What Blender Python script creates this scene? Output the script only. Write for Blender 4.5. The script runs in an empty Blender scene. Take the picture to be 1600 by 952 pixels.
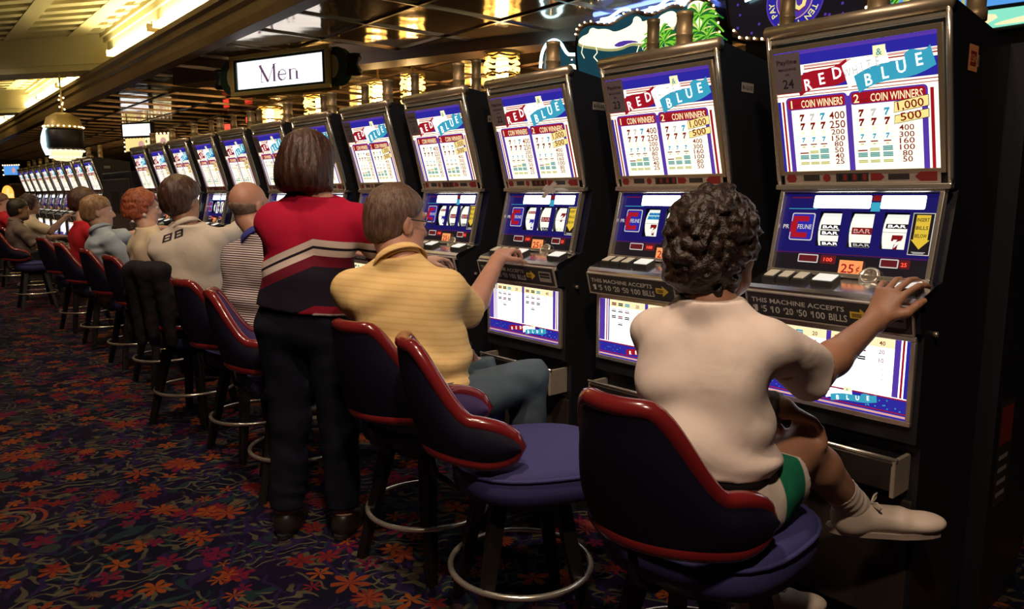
import bpy, bmesh, math, random
import numpy as np
from mathutils import Vector, Matrix
random.seed(7)
SC = bpy.context.scene
COL = SC.collection
R = math.radians

# ------------------------------------------------------------------ objects
def tag(o, label=None, cat=None, group=None, kind=None):
    if label: o['label'] = label
    if cat: o['category'] = cat
    if group: o['group'] = group
    if kind: o['kind'] = kind
    return o

def thing(name, label, cat, loc=(0, 0, 0), rz=0.0, group=None):
    o = bpy.data.objects.new(name, None)
    o.empty_display_size = .1
    COL.objects.link(o)
    o.location = loc
    o.rotation_euler = (0, 0, rz)
    return tag(o, label, cat, group)

def copy_tree(o, parent=None):
    c = o.copy()
    COL.objects.link(c)
    if parent is not None: c.parent = parent
    for ch in list(o.children): copy_tree(ch, c)
    return c

class MB:
    """collects vertices and faces with a material per face"""
    def __init__(s): s.v = []; s.f = []; s.m = []; s.mats = []; s.sm = []
    def mi(s, mat):
        if mat not in s.mats: s.mats.append(mat)
        return s.mats.index(mat)
    def add(s, vs, fs, mat, smooth=False):
        b = len(s.v); s.v += [tuple(p) for p in vs]; k = s.mi(mat)
        for f in fs: s.f.append(tuple(i + b for i in f)); s.m.append(k); s.sm.append(smooth)
    def box(s, lo, hi, mat, bev=0.0):
        x0, y0, z0 = lo; x1, y1, z1 = hi
        if bev <= 0:
            vs = [(x, y, z) for z in (z0, z1) for y in (y0, y1) for x in (x0, x1)]
            s.add(vs, [(0, 2, 3, 1), (4, 5, 7, 6), (0, 1, 5, 4), (2, 6, 7, 3), (0, 4, 6, 2), (1, 3, 7, 5)], mat); return
        bm = bmesh.new(); bmesh.ops.create_cube(bm, size=1)
        for v in bm.verts: v.co = Vector(((x0+x1)/2+v.co.x*(x1-x0), (y0+y1)/2+v.co.y*(y1-y0), (z0+z1)/2+v.co.z*(z1-z0)))
        bmesh.ops.bevel(bm, geom=bm.edges[:], offset=bev, segments=2, affect='EDGES', profile=.5)
        s.bm(bm, mat)
    def bm(s, bm, mat, smooth=False):
        bm.verts.index_update()
        s.add([v.co[:] for v in bm.verts], [[v.index for v in f.verts] for f in bm.faces], mat, smooth); bm.free()
    def prism(s, pts, axis, a, b, mat):
        """closed 2-D outline (in the two other axes) extruded along an axis"""
        n = len(pts)
        def P(p, t):
            if axis == 'y': return (p[0], t, p[1])
            if axis == 'x': return (t, p[0], p[1])
            return (p[0], p[1], t)
        vs = [P(p, a) for p in pts] + [P(p, b) for p in pts]
        fs = [(i, (i+1) % n, (i+1) % n+n, i+n) for i in range(n)]
        s.add(vs, fs, mat)
        s.add([P(p, a) for p in pts], [tuple(range(n-1, -1, -1))], mat)
        s.add([P(p, b) for p in pts], [tuple(range(n))], mat)
    def tube(s, pts, r, mat, seg=8, closed=False, caps=True):
        pts = [Vector(p) for p in pts]; n = len(pts)
        rr = r if isinstance(r, (list, tuple)) else [r]*n
        vs = []; up = None
        for i, p in enumerate(pts):
            if closed: t = pts[(i+1) % n]-pts[i-1]
            else: t = pts[min(i+1, n-1)]-pts[max(i-1, 0)]
            t.normalize()
            if up is None:
                a = Vector((0, 0, 1)) if abs(t.z) < .9 else Vector((1, 0, 0))
                up = (a-t*a.dot(t)).normalized()
            else: up = (up-t*up.dot(t)).normalized()
            w = t.cross(up)
            for k in range(seg):
                a = 2*math.pi*k/seg
                vs.append(p+(up*math.cos(a)+w*math.sin(a))*rr[i])
        fs = []
        for i in range(n if closed else n-1):
            j = (i+1) % n
            for k in range(seg):
                l = (k+1) % seg
                fs.append((i*seg+k, i*seg+l, j*seg+l, j*seg+k))
        if caps and not closed:
            fs.append(tuple(range(seg-1, -1, -1))); fs.append(tuple((n-1)*seg+k for k in range(seg)))
        s.add(vs, fs, mat, True)
    def lathe(s, prof, mat, seg=20, c=(0, 0, 0), smooth=True):
        vs = []; n = len(prof)
        for (r, z) in prof:
            for k in range(seg):
                a = 2*math.pi*k/seg; vs.append((c[0]+r*math.cos(a), c[1]+r*math.sin(a), c[2]+z))
        fs = []
        for i in range(n-1):
            for k in range(seg):
                l = (k+1) % seg; fs.append((i*seg+k, i*seg+l, (i+1)*seg+l, (i+1)*seg+k))
        fs.append(tuple(range(seg-1, -1, -1))); fs.append(tuple((n-1)*seg+k for k in range(seg)))
        s.add(vs, fs, mat, smooth)
    def sphere(s, c, r, mat, seg=10, ring=7):
        rx, ry, rz = r if isinstance(r, (list, tuple)) else (r, r, r)
        vs = [(c[0], c[1], c[2]-rz)]
        for i in range(1, ring):
            t = -math.pi/2+math.pi*i/ring
            for k in range(seg):
                a = 2*math.pi*k/seg
                vs.append((c[0]+rx*math.cos(t)*math.cos(a), c[1]+ry*math.cos(t)*math.sin(a), c[2]+rz*math.sin(t)))
        vs.append((c[0], c[1], c[2]+rz)); fs = []
        for k in range(seg):
            l = (k+1) % seg
            fs.append((0, 1+l, 1+k)); b = 1+(ring-2)*seg; fs.append((len(vs)-1, b+k, b+l))
            for i in range(ring-2):
                a = 1+i*seg; fs.append((a+k, a+l, a+seg+l, a+seg+k))
        s.add(vs, fs, mat, True)
    def build(s, name, parent=None, bevel=0.0):
        me = bpy.data.meshes.new(name)
        me.from_pydata(s.v, [], s.f)
        for m in s.mats: me.materials.append(m)
        me.polygons.foreach_set('material_index', s.m)
        me.polygons.foreach_set('use_smooth', s.sm)
        me.update()
        o = bpy.data.objects.new(name, me); COL.objects.link(o)
        if parent is not None: o.parent = parent
        if bevel:
            b = o.modifiers.new('bevel', 'BEVEL'); b.width = bevel; b.segments = 2; b.limit_method = 'ANGLE'
        return o

# ------------------------------------------------------------------ materials
def new_mat(name):
    m = bpy.data.materials.new(name); m.use_nodes = True
    nt = m.node_tree; b = nt.nodes['Principled BSDF']
    return m, nt, b

def mat(name, col, rough=.5, metal=0.0, bump=0.0, bscale=60, spec=None, var=0.0, vscale=8, coat=0.0):
    m, nt, b = new_mat(name)
    b.inputs['Base Color'].default_value = (*col, 1)
    b.inputs['Roughness'].default_value = rough
    b.inputs['Metallic'].default_value = metal
    if spec is not None: b.inputs['Specular IOR Level'].default_value = spec
    if coat: b.inputs['Coat Weight'].default_value = coat; b.inputs['Coat Roughness'].default_value = .08
    if var or bump:
        tc = nt.nodes.new('ShaderNodeTexCoord')
        nz = nt.nodes.new('ShaderNodeTexNoise'); nz.inputs['Scale'].default_value = vscale if var else bscale
        nz.inputs['Detail'].default_value = 4
        nt.links.new(tc.outputs['Object'], nz.inputs['Vector'])
        if var:
            mx = nt.nodes.new('ShaderNodeMix'); mx.data_type = 'RGBA'
            mx.inputs[6].default_value = (*[c*(1-var) for c in col], 1); mx.inputs[7].default_value = (*[min(1, c*(1+var)) for c in col], 1)
            nt.links.new(nz.outputs['Fac'], mx.inputs[0]); nt.links.new(mx.outputs[2], b.inputs['Base Color'])
        if bump:
            n2 = nt.nodes.new('ShaderNodeTexNoise'); n2.inputs['Scale'].default_value = bscale; n2.inputs['Detail'].default_value = 3
            nt.links.new(tc.outputs['Object'], n2.inputs['Vector'])
            bp = nt.nodes.new('ShaderNodeBump'); bp.inputs['Strength'].default_value = bump; bp.inputs['Distance'].default_value = .01
            nt.links.new(n2.outputs['Fac'], bp.inputs['Height']); nt.links.new(bp.outputs['Normal'], b.inputs['Normal'])
    return m

def emat(name, col, st, sample=False):
    m, nt, b = new_mat(name)
    b.inputs['Base Color'].default_value = (*[c*.25 for c in col], 1)
    b.inputs['Roughness'].default_value = .25
    b.inputs['Emission Color'].default_value = (*col, 1)
    b.inputs['Emission Strength'].default_value = st
    m.cycles.emission_sampling = 'FRONT_BACK' if sample == 2 else 'FRONT' if sample else 'NONE'
    return m

M = {}
M['black'] = mat('black_laminate', (.010, .010, .014), .45, bump=.03, bscale=200)
M['darkbrown'] = mat('dark_base_laminate', (.028, .020, .016), .5, var=.3, vscale=5)
M['chrome'] = mat('chrome', (.80, .74, .64), .24, .85)
M['bronze'] = mat('bronze_metal', (.50, .41, .30), .36, .75, var=.2, vscale=30)
M['brass'] = mat('brass_lamp', (.42, .30, .16), .45, .5, var=.3, vscale=40)
M['steel'] = mat('brushed_steel', (.62, .54, .45), .38, .6, var=.15, vscale=60)
M['deck'] = mat('deck_steel', (.78, .76, .75), .2, 1.0)
M['rubber'] = mat('black_rubber', (.012, .012, .012), .6)
M['cap'] = mat('button_cap', (.62, .60, .50), .35)
M['capw'] = emat('lit_button_cap', (1, .97, .86), .75)
M['plate'] = mat('grey_plate', (.30, .27, .25), .5)
M['plated'] = mat('dark_plate', (.035, .03, .03), .4)
M['ink'] = mat('black_ink', (.01, .01, .01), .5)
M['inkred'] = mat('red_ink', (.22, .02, .02), .5)
M['gold'] = mat('gold_leaf', (.70, .54, .20), .45, .25, var=.2, vscale=12)
M['silvertext'] = mat('silver_lettering', (.55, .53, .48), .4)
M['yelprint'] = mat('yellow_print', (.62, .42, .05), .4)
M['orange'] = mat('orange_card', (.75, .30, .12), .5)
# backlit inks and glass
M['lit'] = emat('lit_white_glass', (1, .95, .74), 1.3, True)
M['litb'] = emat('lit_belly_glass', (.95, .96, 1), 1.9, True)
M['lamp'] = emat('lit_lamp_panel', (.93, .96, 1), 4.5, True)
M['reel'] = emat('lit_reel_strip', (.93, .94, .84), 1.0)  # not backlit: even glow stands in for the lamp inside the machine
M['lcream'] = emat('lit_cream_print', (1, .88, .50), 1.05)
M['lred'] = emat('lit_red_print', (.55, .012, .03), .55)
M['ldred'] = emat('lit_dark_red_print', (.32, .012, .012), .55)
M['lblue'] = emat('lit_blue_print', (.028, .024, .40), .8)
M['lpurple'] = emat('lit_purple_print', (.12, .05, .50), .7)
M['lcyan'] = emat('lit_cyan_print', (.05, .42, .62), .8)
M['lteal'] = emat('lit_teal_print', (.10, .42, .42), .7)
M['lolive'] = emat('lit_olive_print', (.62, .62, .22), .8)
M['lyellow'] = emat('lit_yellow_print', (1, .82, .30), .95)
M['lnavy'] = emat('lit_navy_print', (.016, .012, .20), .5)
M['lorange'] = emat('lit_orange_card', (.95, .36, .12), .85)
M['lgold'] = emat('lit_gold_print', (.80, .56, .05), .8)
M['lgrey'] = emat('lit_grey_print', (.62, .60, .56), .9)
M['lblack'] = emat('lit_black_print', (.02, .015, .02), .5)
M['lwhite'] = emat('lit_plain_white_print', (1, 1, .95), 1.8)
M['lpink'] = emat('lit_pink_print', (.75, .40, .38), .9)
M['led'] = emat('red_led', (1, .06, .03), 2.2)
M['leddim'] = emat('dim_red_led', (.16, .015, .02), .6)
M['bulb'] = emat('marquee_bulb', (1, .72, .38), 6.0)
M['neon'] = emat('pale_blue_neon', (.45, .85, 1), 5.0, 2)
M['neonb'] = emat('deep_blue_neon', (.12, .22, 1), 8.0, 2)
M['card'] = mat('grey_number_card', (.16, .13, .15), .5)
M['cardtext'] = mat('card_dark_lettering', (.025, .018, .03), .5)

# ------------------------------------------------------------------ flat lettering
_tc = {}
def glyphs(s):
    if s in _tc: return _tc[s]
    cu = bpy.data.curves.new('t', 'FONT'); cu.body = s; cu.size = 1; cu.resolution_u = 2; cu.offset = .012
    ob = bpy.data.objects.new('t', cu)
    me = bpy.data.meshes.new_from_object(ob)
    v = [(p.co.x, p.co.y) for p in me.vertices]; f = [tuple(p.vertices) for p in me.polygons]
    bpy.data.objects.remove(ob); bpy.data.meshes.remove(me); bpy.data.curves.remove(cu)
    if v:
        x0 = min(p[0] for p in v); x1 = max(p[0] for p in v); v = [((p[0]-x0)/.72, p[1]/.72) for p in v]; w = (x1-x0)/.72
    else: w = .3
    _tc[s] = (v, f, w); return _tc[s]

SEVEN = [(-.42, 1), (.45, 1), (.45, .80), (.12, .30), (.05, 0), (-.28, 0), (-.2, .32), (.06, .70), (-.24, .70), (-.28, .60), (-.45, .60)]
class Art(MB):
    """flat printed panel: metres from the lower left corner; layers lift along the normal"""
    def __init__(s, o, U, V, dl=.0006):
        super().__init__(); s.o = Vector(o); s.U = Vector(U).normalized(); s.V = Vector(V).normalized(); s.N = s.U.cross(s.V); s.dl = dl; s.curve = None
    def P(s, u, v, l):
        if s.curve:
            c, r = s.curve; a = (v-c)/r
            return s.o+s.U*u+s.V*(c+r*math.sin(a))+s.N*(r*math.cos(a)-r+l*s.dl)
        return s.o+s.U*u+s.V*v+s.N*(l*s.dl)
    def poly(s, pts, m, l=1): s.add([s.P(u, v, l) for u, v in pts], [tuple(range(len(pts)))], M[m])
    def rect(s, u0, v0, u1, v1, m, l=1): s.poly([(u0, v0), (u1, v0), (u1, v1), (u0, v1)], m, l)
    def rbox(s, u0, v0, u1, v1, r, m, l=1):
        pts = []
        for cx, cy, a0 in ((u1-r, v0+r, -90), (u1-r, v1-r, 0), (u0+r, v1-r, 90), (u0+r, v0+r, 180)):
            for k in range(5): a = R(a0+22.5*k); pts.append((cx+r*math.cos(a), cy+r*math.sin(a)))
        s.poly(pts, m, l)
    def disc(s, u, v, r, m, l=1, n=20, ry=None):
        ry = ry or r; s.poly([(u+r*math.cos(2*math.pi*k/n), v+ry*math.sin(2*math.pi*k/n)) for k in range(n)], m, l)
    def xf(s, pts, u, v, hx, hy, rot=0, sh=0):
        c, d = math.cos(rot), math.sin(rot); o = []
        for x, y in pts:
            x = x*hx+sh*y*hy; y = y*hy; o.append((u+x*c-y*d, v+x*d+y*c))
        return o
    def seven(s, u, v, h, m, l=2, rot=0, wx=.8): s.poly(s.xf(SEVEN[::-1], u, v, h*wx, h, rot, .12), m, l)
    def txt(s, t, u, v, h, m, l=2, al='C', rot=0, sx=1.0, sh=0, width=None):
        g, f, w = glyphs(t)
        if width: sx = width/(w*h)
        dx = 0 if al == 'L' else -w/2 if al == 'C' else -w
        pts = s.xf([(x+dx, y) for x, y in g], u, v, h*sx, h, rot, sh)
        s.add([s.P(a, b, l) for a, b in pts], f, M[m])
    def stroke(s, pts, w, m, l=2):
        for (a, b), (c, d) in zip(pts[:-1], pts[1:]):
            L = math.hypot(c-a, d-b) or 1; nx, ny = -(d-b)/L*w/2, (c-a)/L*w/2
            s.poly([(a-nx, b-ny), (c-nx, d-ny), (c+nx, d+ny), (a+nx, b+ny)], m, l)

# ------------------------------------------------------------------ camera
CAMZ = 1.32
PITCH, YAW, FPX = R(8.39), R(40.1), 1159.0
cd = bpy.data.cameras.new('camera'); cam = bpy.data.objects.new('camera', cd); COL.objects.link(cam)
cd.sensor_width = 36; cd.lens = FPX/1600*36; cd.clip_start = .05
cam.location = (0, 0, CAMZ); cam.rotation_euler = (math.pi/2-PITCH, 0, -YAW)
SC.camera = cam
SC.view_settings.view_transform = 'Standard'; SC.view_settings.look = 'None'
SC.view_settings.gamma = 1; SC.view_settings.use_curve_mapping = False; SC.view_settings.exposure = 0

# ------------------------------------------------------------------ node helper
class N:
    def __init__(s, nt): s.nt = nt
    def __call__(s, typ, **kw):
        n = s.nt.nodes.new('ShaderNode'+typ)
        for k, v in kw.items(): setattr(n, k, v)
        return n
    def link(s, a, b): s.nt.links.new(a, b)
    def put(s, sock, v):
        if isinstance(v, bpy.types.NodeSocket): s.link(v, sock)
        elif isinstance(v, tuple) and sock.type == 'RGBA' and len(v) == 3: sock.default_value = (*v, 1)
        else: sock.default_value = v
    def m(s, op, a, b=0.0, c=None, clamp=False):
        n = s('Math', operation=op, use_clamp=clamp); s.put(n.inputs[0], a); s.put(n.inputs[1], b)
        if c is not None: s.put(n.inputs[2], c)
        return n.outputs[0]
    def vm(s, op, a, b=None):
        n = s('VectorMath', operation=op); s.put(n.inputs[0], a)
        if b is not None: s.put(n.inputs[1], b)
        return n
    def mix(s, f, a, b):
        n = s('Mix', data_type='RGBA'); s.put(n.inputs[0], f); s.put(n.inputs[6], a); s.put(n.inputs[7], b); return n.outputs[2]
    def step(s, x, lo, hi):
        n = s('MapRange', interpolation_type='SMOOTHSTEP'); s.put(n.inputs[0], x); s.put(n.inputs[1], lo); s.put(n.inputs[2], hi); return n.outputs[0]
    def sep(s, v): n = s('SeparateXYZ'); s.put(n.inputs[0], v); return n.outputs
    def comb(s, x, y, z): n = s('CombineXYZ'); s.put(n.inputs[0], x); s.put(n.inputs[1], y); s.put(n.inputs[2], z); return n.outputs[0]
    def noise(s, v, sc, det=2, rough=.5):
        n = s('TexNoise'); s.put(n.inputs['Vector'], v); n.inputs['Scale'].default_value = sc; n.inputs['Detail'].default_value = det; n.inputs['Roughness'].default_value = rough; return n

def carpet_material():
    m, nt, b = new_mat('floral_carpet'); g = N(nt)
    b.inputs['Roughness'].default_value = .95; b.inputs['Specular IOR Level'].default_value = .1
    pos = g('NewGeometry').outputs['Position']
    wn = g.noise(pos, 5, 2)
    warp = g.vm('SCALE', g.vm('SUBTRACT', wn.outputs['Color'], (.5, .5, .5)).outputs[0]); warp.inputs['Scale'].default_value = .10
    wp = g.vm('ADD', pos, warp.outputs[0]).outputs[0]
    base = g.mix(g.step(g.noise(pos, 2.6, 2).outputs['Fac'], .42, .6), (.004, .004, .013), (.008, .0035, .019))
    # long curling leaves
    def leaves(base, scale, rot, col, lo, seed, dist):
        mp = g('Mapping'); g.put(mp.inputs['Vector'], wp); mp.inputs['Rotation'].default_value = (0, 0, rot); mp.inputs['Location'].default_value = (seed, seed*.7, 0)
        w = g('TexWave', wave_type='BANDS', bands_direction='DIAGONAL'); g.put(w.inputs['Vector'], mp.outputs[0])
        w.inputs['Scale'].default_value = scale; w.inputs['Distortion'].default_value = dist; w.inputs['Detail'].default_value = 1.0; w.inputs['Detail Scale'].default_value = 1.2
        mask = g.m('MULTIPLY', g.step(w.outputs['Fac'], lo, lo+.1), g.step(g.noise(mp.outputs[0], 4.2, 1).outputs['Fac'], .47, .53))
        return g.mix(mask, base, col)
    c = leaves(base, 6.0, .4, (.060, .053, .032), .83, 3.1, 9)
    c = leaves(c, 5.0, 1.9, (.010, .022, .027), .80, 8.7, 8)
    c = leaves(c, 8.0, 2.6, (.075, .064, .040), .85, 15.2, 10)
    c = leaves(c, 6.0, 1.2, (.015, .008, .042), .78, 22.2, 8)
    # paisley fans: nested arcs
    v = g('TexVoronoi', feature='F1'); g.put(v.inputs['Vector'], g.vm('MULTIPLY', pos, (1, 1, 0)).outputs[0]); v.inputs['Scale'].default_value = 1.55; v.inputs['Randomness'].default_value = .55
    r = v.outputs['Distance']
    fan = g.m('MULTIPLY', g.m('MULTIPLY', g.step(r, .06, .09), g.step(r, .27, .22)), g.step(g.noise(wp, 3.2, 0).outputs['Fac'], .49, .53))
    ring = g.step(g.m('SINE', g.m('MULTIPLY', r, 95.0)), .1, .5)
    c = g.mix(g.m('MULTIPLY', fan, ring), c, g.mix(g.step(g.m('SINE', g.m('MULTIPLY', r, 47.5)), -.1, .1), (.15, .030, .022), (.105, .09, .055)))
    # blossoms: a petal outline around each cell centre
    def flowers(c, scale, seed, rad, n, cols, keep, rnd=.85, core=.38):
        mp = g('Mapping'); g.put(mp.inputs['Vector'], g.vm('MULTIPLY', pos, (1, 1, 0)).outputs[0]); mp.inputs['Location'].default_value = (seed, seed*1.37, 0)
        v = g('TexVoronoi', feature='F1'); g.put(v.inputs['Vector'], mp.outputs[0]); v.inputs['Scale'].default_value = scale; v.inputs['Randomness'].default_value = rnd
        d = g.vm('SUBTRACT', mp.outputs[0], v.outputs['Position']).outputs[0]
        x, y, _ = g.sep(d); ang = g.m('ARCTAN2', y, x); cr, cg, cb = g.sep(v.outputs['Color'])
        ang = g.m('ADD', ang, g.m('MULTIPLY', cg, 6.0))
        pet = g.m('ABSOLUTE', g.m('COSINE', g.m('MULTIPLY', ang, n/2)))
        out = g.m('MULTIPLY', g.m('ADD', core, g.m('MULTIPLY', pet, 1-core)), g.m('MULTIPLY', g.m('ADD', .7, g.m('MULTIPLY', cb, .5)), rad))
        dist = g.vm('LENGTH', d).outputs['Value']
        t = g.m('DIVIDE', dist, out)
        mask = g.m('MULTIPLY', g.step(t, 1.0, .88), g.step(cr, keep, keep+.02))
        streak = g.m('MULTIPLY', g.step(pet, .25, .75), .75)
        col = g.mix(g.step(cg, .45, .5), cols[0], cols[1])
        col = g.mix(g.step(cb, .68, .72), col, cols[2])
        col = g.mix(g.m('SUBTRACT', 1.0, streak), col, g.mix(.7, col, (.05, .004, .012)))
        col = g.mix(g.step(t, .30, .16), col, (.06, .008, .012))
        return g.mix(mask, c, col)
    O, RD, PK = (.22, .050, .008), (.145, .013, .010), (.11, .006, .028)
    c = flowers(c, 5.0, 31.0, .075, 2, ((.055, .048, .032), (.036, .032, .022), (.014, .032, .032)), .40, core=.16)
    c = flowers(c, 6.5, 41.0, .060, 2, ((.06, .05, .036), (.02, .036, .032), (.043, .036, .025)), .50, core=.14)
    c = flowers(c, 4.6, 3.0, .082, 6, (RD, O, PK), .34)
    c = flowers(c, 6.4, 11.0, .058, 5, (O, RD, PK), .38)
    c = flowers(c, 4.0, 19.0, .070, 14, (O, (.19, .035, .010), RD), .45, core=.62)
    c = flowers(c, 7.4, 57.0, .056, 5, (RD, PK, O), .42)
    c = flowers(c, 5.6, 27.0, .075, 7, (O, RD, (.19, .035, .010)), .45)
    g.link(c, b.inputs['Base Color'])
    bp = g('Bump'); bp.inputs['Strength'].default_value = .25; bp.inputs['Distance'].default_value = .004
    g.link(g.noise(pos, 420, 1).outputs['Fac'], bp.inputs['Height']); g.link(bp.outputs[0], b.inputs['Normal'])
    return m
M['carpet'] = carpet_material()

def mirror_ceiling_material():
    m, nt, b = new_mat('bronze_mirror_ceiling'); g = N(nt)
    pos = g('NewGeometry').outputs['Position']
    b.inputs['Metallic'].default_value = .65; b.inputs['Roughness'].default_value = .10
    n = g.noise(pos, 1.3, 3)
    g.link(g.mix(n.outputs['Fac'], (.52, .36, .21), (.76, .57, .37)), b.inputs['Base Color'])
    mp = g('Mapping'); g.put(mp.inputs['Vector'], pos); mp.inputs['Scale'].default_value = (1.0, 1.0, 1)
    h = g.noise(mp.outputs[0], 2.2, 2)
    bp = g('Bump'); bp.inputs['Strength'].default_value = .10; bp.inputs['Distance'].default_value = .12
    g.link(h.outputs['Fac'], bp.inputs['Height']); g.link(bp.outputs[0], b.inputs['Normal'])
    return m
M['mirror'] = mirror_ceiling_material()
M['coffer'] = mat('cream_coffer_paint', (.66, .59, .36), .6, var=.06, vscale=3)
M['cofferd'] = mat('coffer_recess_panel', (.20, .155, .085), .6, var=.2, vscale=4)
M['fascia'] = mat('brown_wood_fascia', (.24, .155, .115), .5, var=.2, vscale=6)
M['wallbrown'] = mat('brown_wall_panel', (.050, .030, .020), .35, var=.4, vscale=2.5)
M['tbar'] = mat('bronze_ceiling_bar', (.30, .22, .15), .3, 1.0)
M['tubel'] = emat('lit_cove_tube', (1, .86, .42), 78.0, 2)

# ------------------------------------------------------------------ the room
YN, YF, XL, XR = -4.0, 34.0, -5.0, 7.4
CZ, FX, LIPZ, HZ = 2.66, 2.35, 2.94, 3.46
def struct(name, mb, bevel=0.0): return tag(mb.build(name, None, bevel), kind='structure')
b = MB(); b.box((XL, YN, -.1), (XR, YF, 0), M['carpet']); struct('floor', b)
b = MB(); b.box((FX+.06, YN, CZ), (XR, YF, CZ+.1), M['mirror']); struct('ceiling_mirror', b)
b = MB(); b.box((XL, YN, HZ), (FX+.2, YF, HZ+.1), M['cofferd']); struct('ceiling', b)
for nm, lo, hi in (('wall_left', (XL-.1, YN, 0), (XL, YF, HZ)), ('wall_right', (XR, YN, 0), (XR+.1, YF, CZ)),
                   ('wall_far', (XL, YF, 0), (XR, YF+.1, HZ)), ('wall_near', (XL, YN-.1, 0), (XR, YN, HZ))):
    b = MB(); b.box(lo, hi, M['wallbrown']); struct(nm, b)
# fascia with stepped moulding, and the lit cove wall behind its lip
b = MB(); b.prism([(FX-.02, CZ-.03), (FX+.10, CZ-.03), (FX+.10, LIPZ), (FX-.09, LIPZ), (FX-.09, LIPZ-.05), (FX-.06, LIPZ-.07), (FX-.06, LIPZ-.13), (FX-.03, LIPZ-.16), (FX-.03, CZ+.04)], 'y', YN, YF, M['fascia']); struct('trim_1', b)
b = MB(); b.box((FX+.10, YN, CZ+.1), (FX+.2, YF, HZ), M['coffer'])
b.box((FX+.04, YN, HZ-.10), (FX+.1, YF, HZ), M['coffer']); b.box((FX+.07, YN, HZ-.17), (FX+.1, YF, HZ-.10), M['coffer'])
b.box((FX-.01, YN, HZ-.04), (FX+.05, YF, HZ), M['coffer']); struct('wall_cove', b)
# cross beams and the coffer grid of the raised ceiling
DV = Vector((-.574, .819, 0)); DP = Vector((.819, .574, 0))
def skew_bar(y0, w, z0, z1, mb, m, ext=8.0):
    a = Vector((FX+.1, y0, 0)); q = a+DV*ext
    wy = w/DP.y
    vs = []
    for z in (z0, z1): vs += [(a.x, a.y, z), (a.x, a.y+wy, z), (q.x, q.y+wy, z), (q.x, q.y, z)]
    mb.add(vs, [(3, 2, 1, 0), (4, 5, 6, 7), (0, 1, 5, 4), (1, 2, 6, 5), (2, 3, 7, 6), (3, 0, 4, 7)], m)
k = 2
for y0 in (11.15, 17.8, 24.4):
    b = MB(); skew_bar(y0, .42, LIPZ+.02, HZ, b, M['coffer']); skew_bar(y0-.035, .02, LIPZ+.10, HZ-.16, b, M['coffer']); skew_bar(y0-.06, .52, HZ-.05, HZ, b, M['coffer'])
    struct('trim_%d' % k, b); k += 1
b = MB()
for x in np.arange(FX-.10, XL, -.62): b.box((x-.16, YN, HZ-.06), (x, YF, HZ), M['coffer'])
y = 2.0
while y < 32:
    skew_bar(y, .11, HZ-.055, HZ-.002, b, M['coffer'], 6.5); y += .42
struct('trim_%d' % k, b); k += 1
# bars of the mirrored ceiling
b = MB()
for x in np.arange(FX+.7, XR, .75): b.box((x-.012, YN, CZ-.012), (x+.012, YF, CZ+.01), M['tbar'])
for y in np.arange(YN+.4, YF, .75): b.box((FX+.1, y-.012, CZ-.014), (XR, y+.012, CZ+.01), M['tbar'])
struct('trim_%d' % k, b); k += 1
b = MB()
p0, p1 = Vector((3.5, 6.9, 0)), Vector((4.6, 3.95, 0))
dd = (p1-p0).normalized(); nn = Vector((-dd.y, dd.x, 0)); p0 = p0-dd*2.4; p1 = p1+dd*1
vs = [(p+nn*s)[:2]+(z,) for z in (CZ-.10, CZ+.02) for p, s in ((p0, 0), (p1, 0), (p1, .3), (p0, .3))]
b.add(vs, [(3, 2, 1, 0), (4, 5, 6, 7), (0, 1, 5, 4), (1, 2, 6, 5), (2, 3, 7, 6), (3, 0, 4, 7)], M['fascia']); struct('trim_%d' % k, b); k += 1
b = MB(); b.box((XR-.03, YN, 0), (XR, YF, .15), M['fascia']); struct('baseboard_right', b)

# cove tubes: each lamp a thing (tube, brackets)
ord_ = ['nearest', 'second', 'third', 'fourth', 'fifth', 'sixth', 'seventh', 'eighth']
i = 0
for y0 in (4.7, 6.75, 8.85, 12.3, 14.4, 16.4, 19.0, 21.1):
    t = thing('cove_lamp', 'warm yellow tube lamp on the gold cove wall, %s along the ledge' % ord_[i], 'light', (FX+.1, y0, 3.10), 0, 'tube lamps in the gold cove'); i += 1
    b = MB(); b.tube([(-.07, 0, 0), (-.07, 1.95, 0)], .019, M['tubel'], 8); b.build('tube', t)
    for yy in (.02, 1.93):
        b = MB(); b.box((-.10, yy-.025, -.04), (.0, yy+.025, .04), M['coffer'], .006); b.build('bracket', t)
# ------------------------------------------------------------------ slot machines
MW, PITCHY, X0, Y0 = .50, .668, 2.05, .76
PROFILE = [(.0, 1.785), (.01, 1.80), (.435, 1.745), (.435, 0), (.07, 0), (.07, .10), (.03, .13), (.03, .64), (-.005, .66), (-.005, .955), (-.03, .965),
           (-.05, 1.035), (-.045, 1.055), (.052, 1.083), (.082, 1.092), (.140, 1.335), (.112, 1.352), (.075, 1.50), (.035, 1.64)]
def cabinet_mb():
    b = MB(); b.prism(PROFILE, 'y', -MW/2, MW/2, M['black']); return b

def panel_frame(mb, o, U, V, w, h, t, d, m, inner=0):
    """four bars around a panel, d proud of it"""
    U = Vector(U).normalized(); V = Vector(V).normalized(); Nn = U.cross(V); o = Vector(o)
    def bar(u0, v0, u1, v1):
        vs = [o+U*u+V*v+Nn*n for n in (-.004, d) for u, v in ((u0, v0), (u1, v0), (u1, v1), (u0, v1))]
        mb.add(vs, [(3, 2, 1, 0), (4, 5, 6, 7), (0, 1, 5, 4), (1, 2, 6, 5), (2, 3, 7, 6), (3, 0, 4, 7)], m)
    bar(-t, -t, w+t, 0); bar(-t, h, w+t, h+t); bar(-t, 0, 0, h); bar(w, 0, w+t, h)

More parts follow.
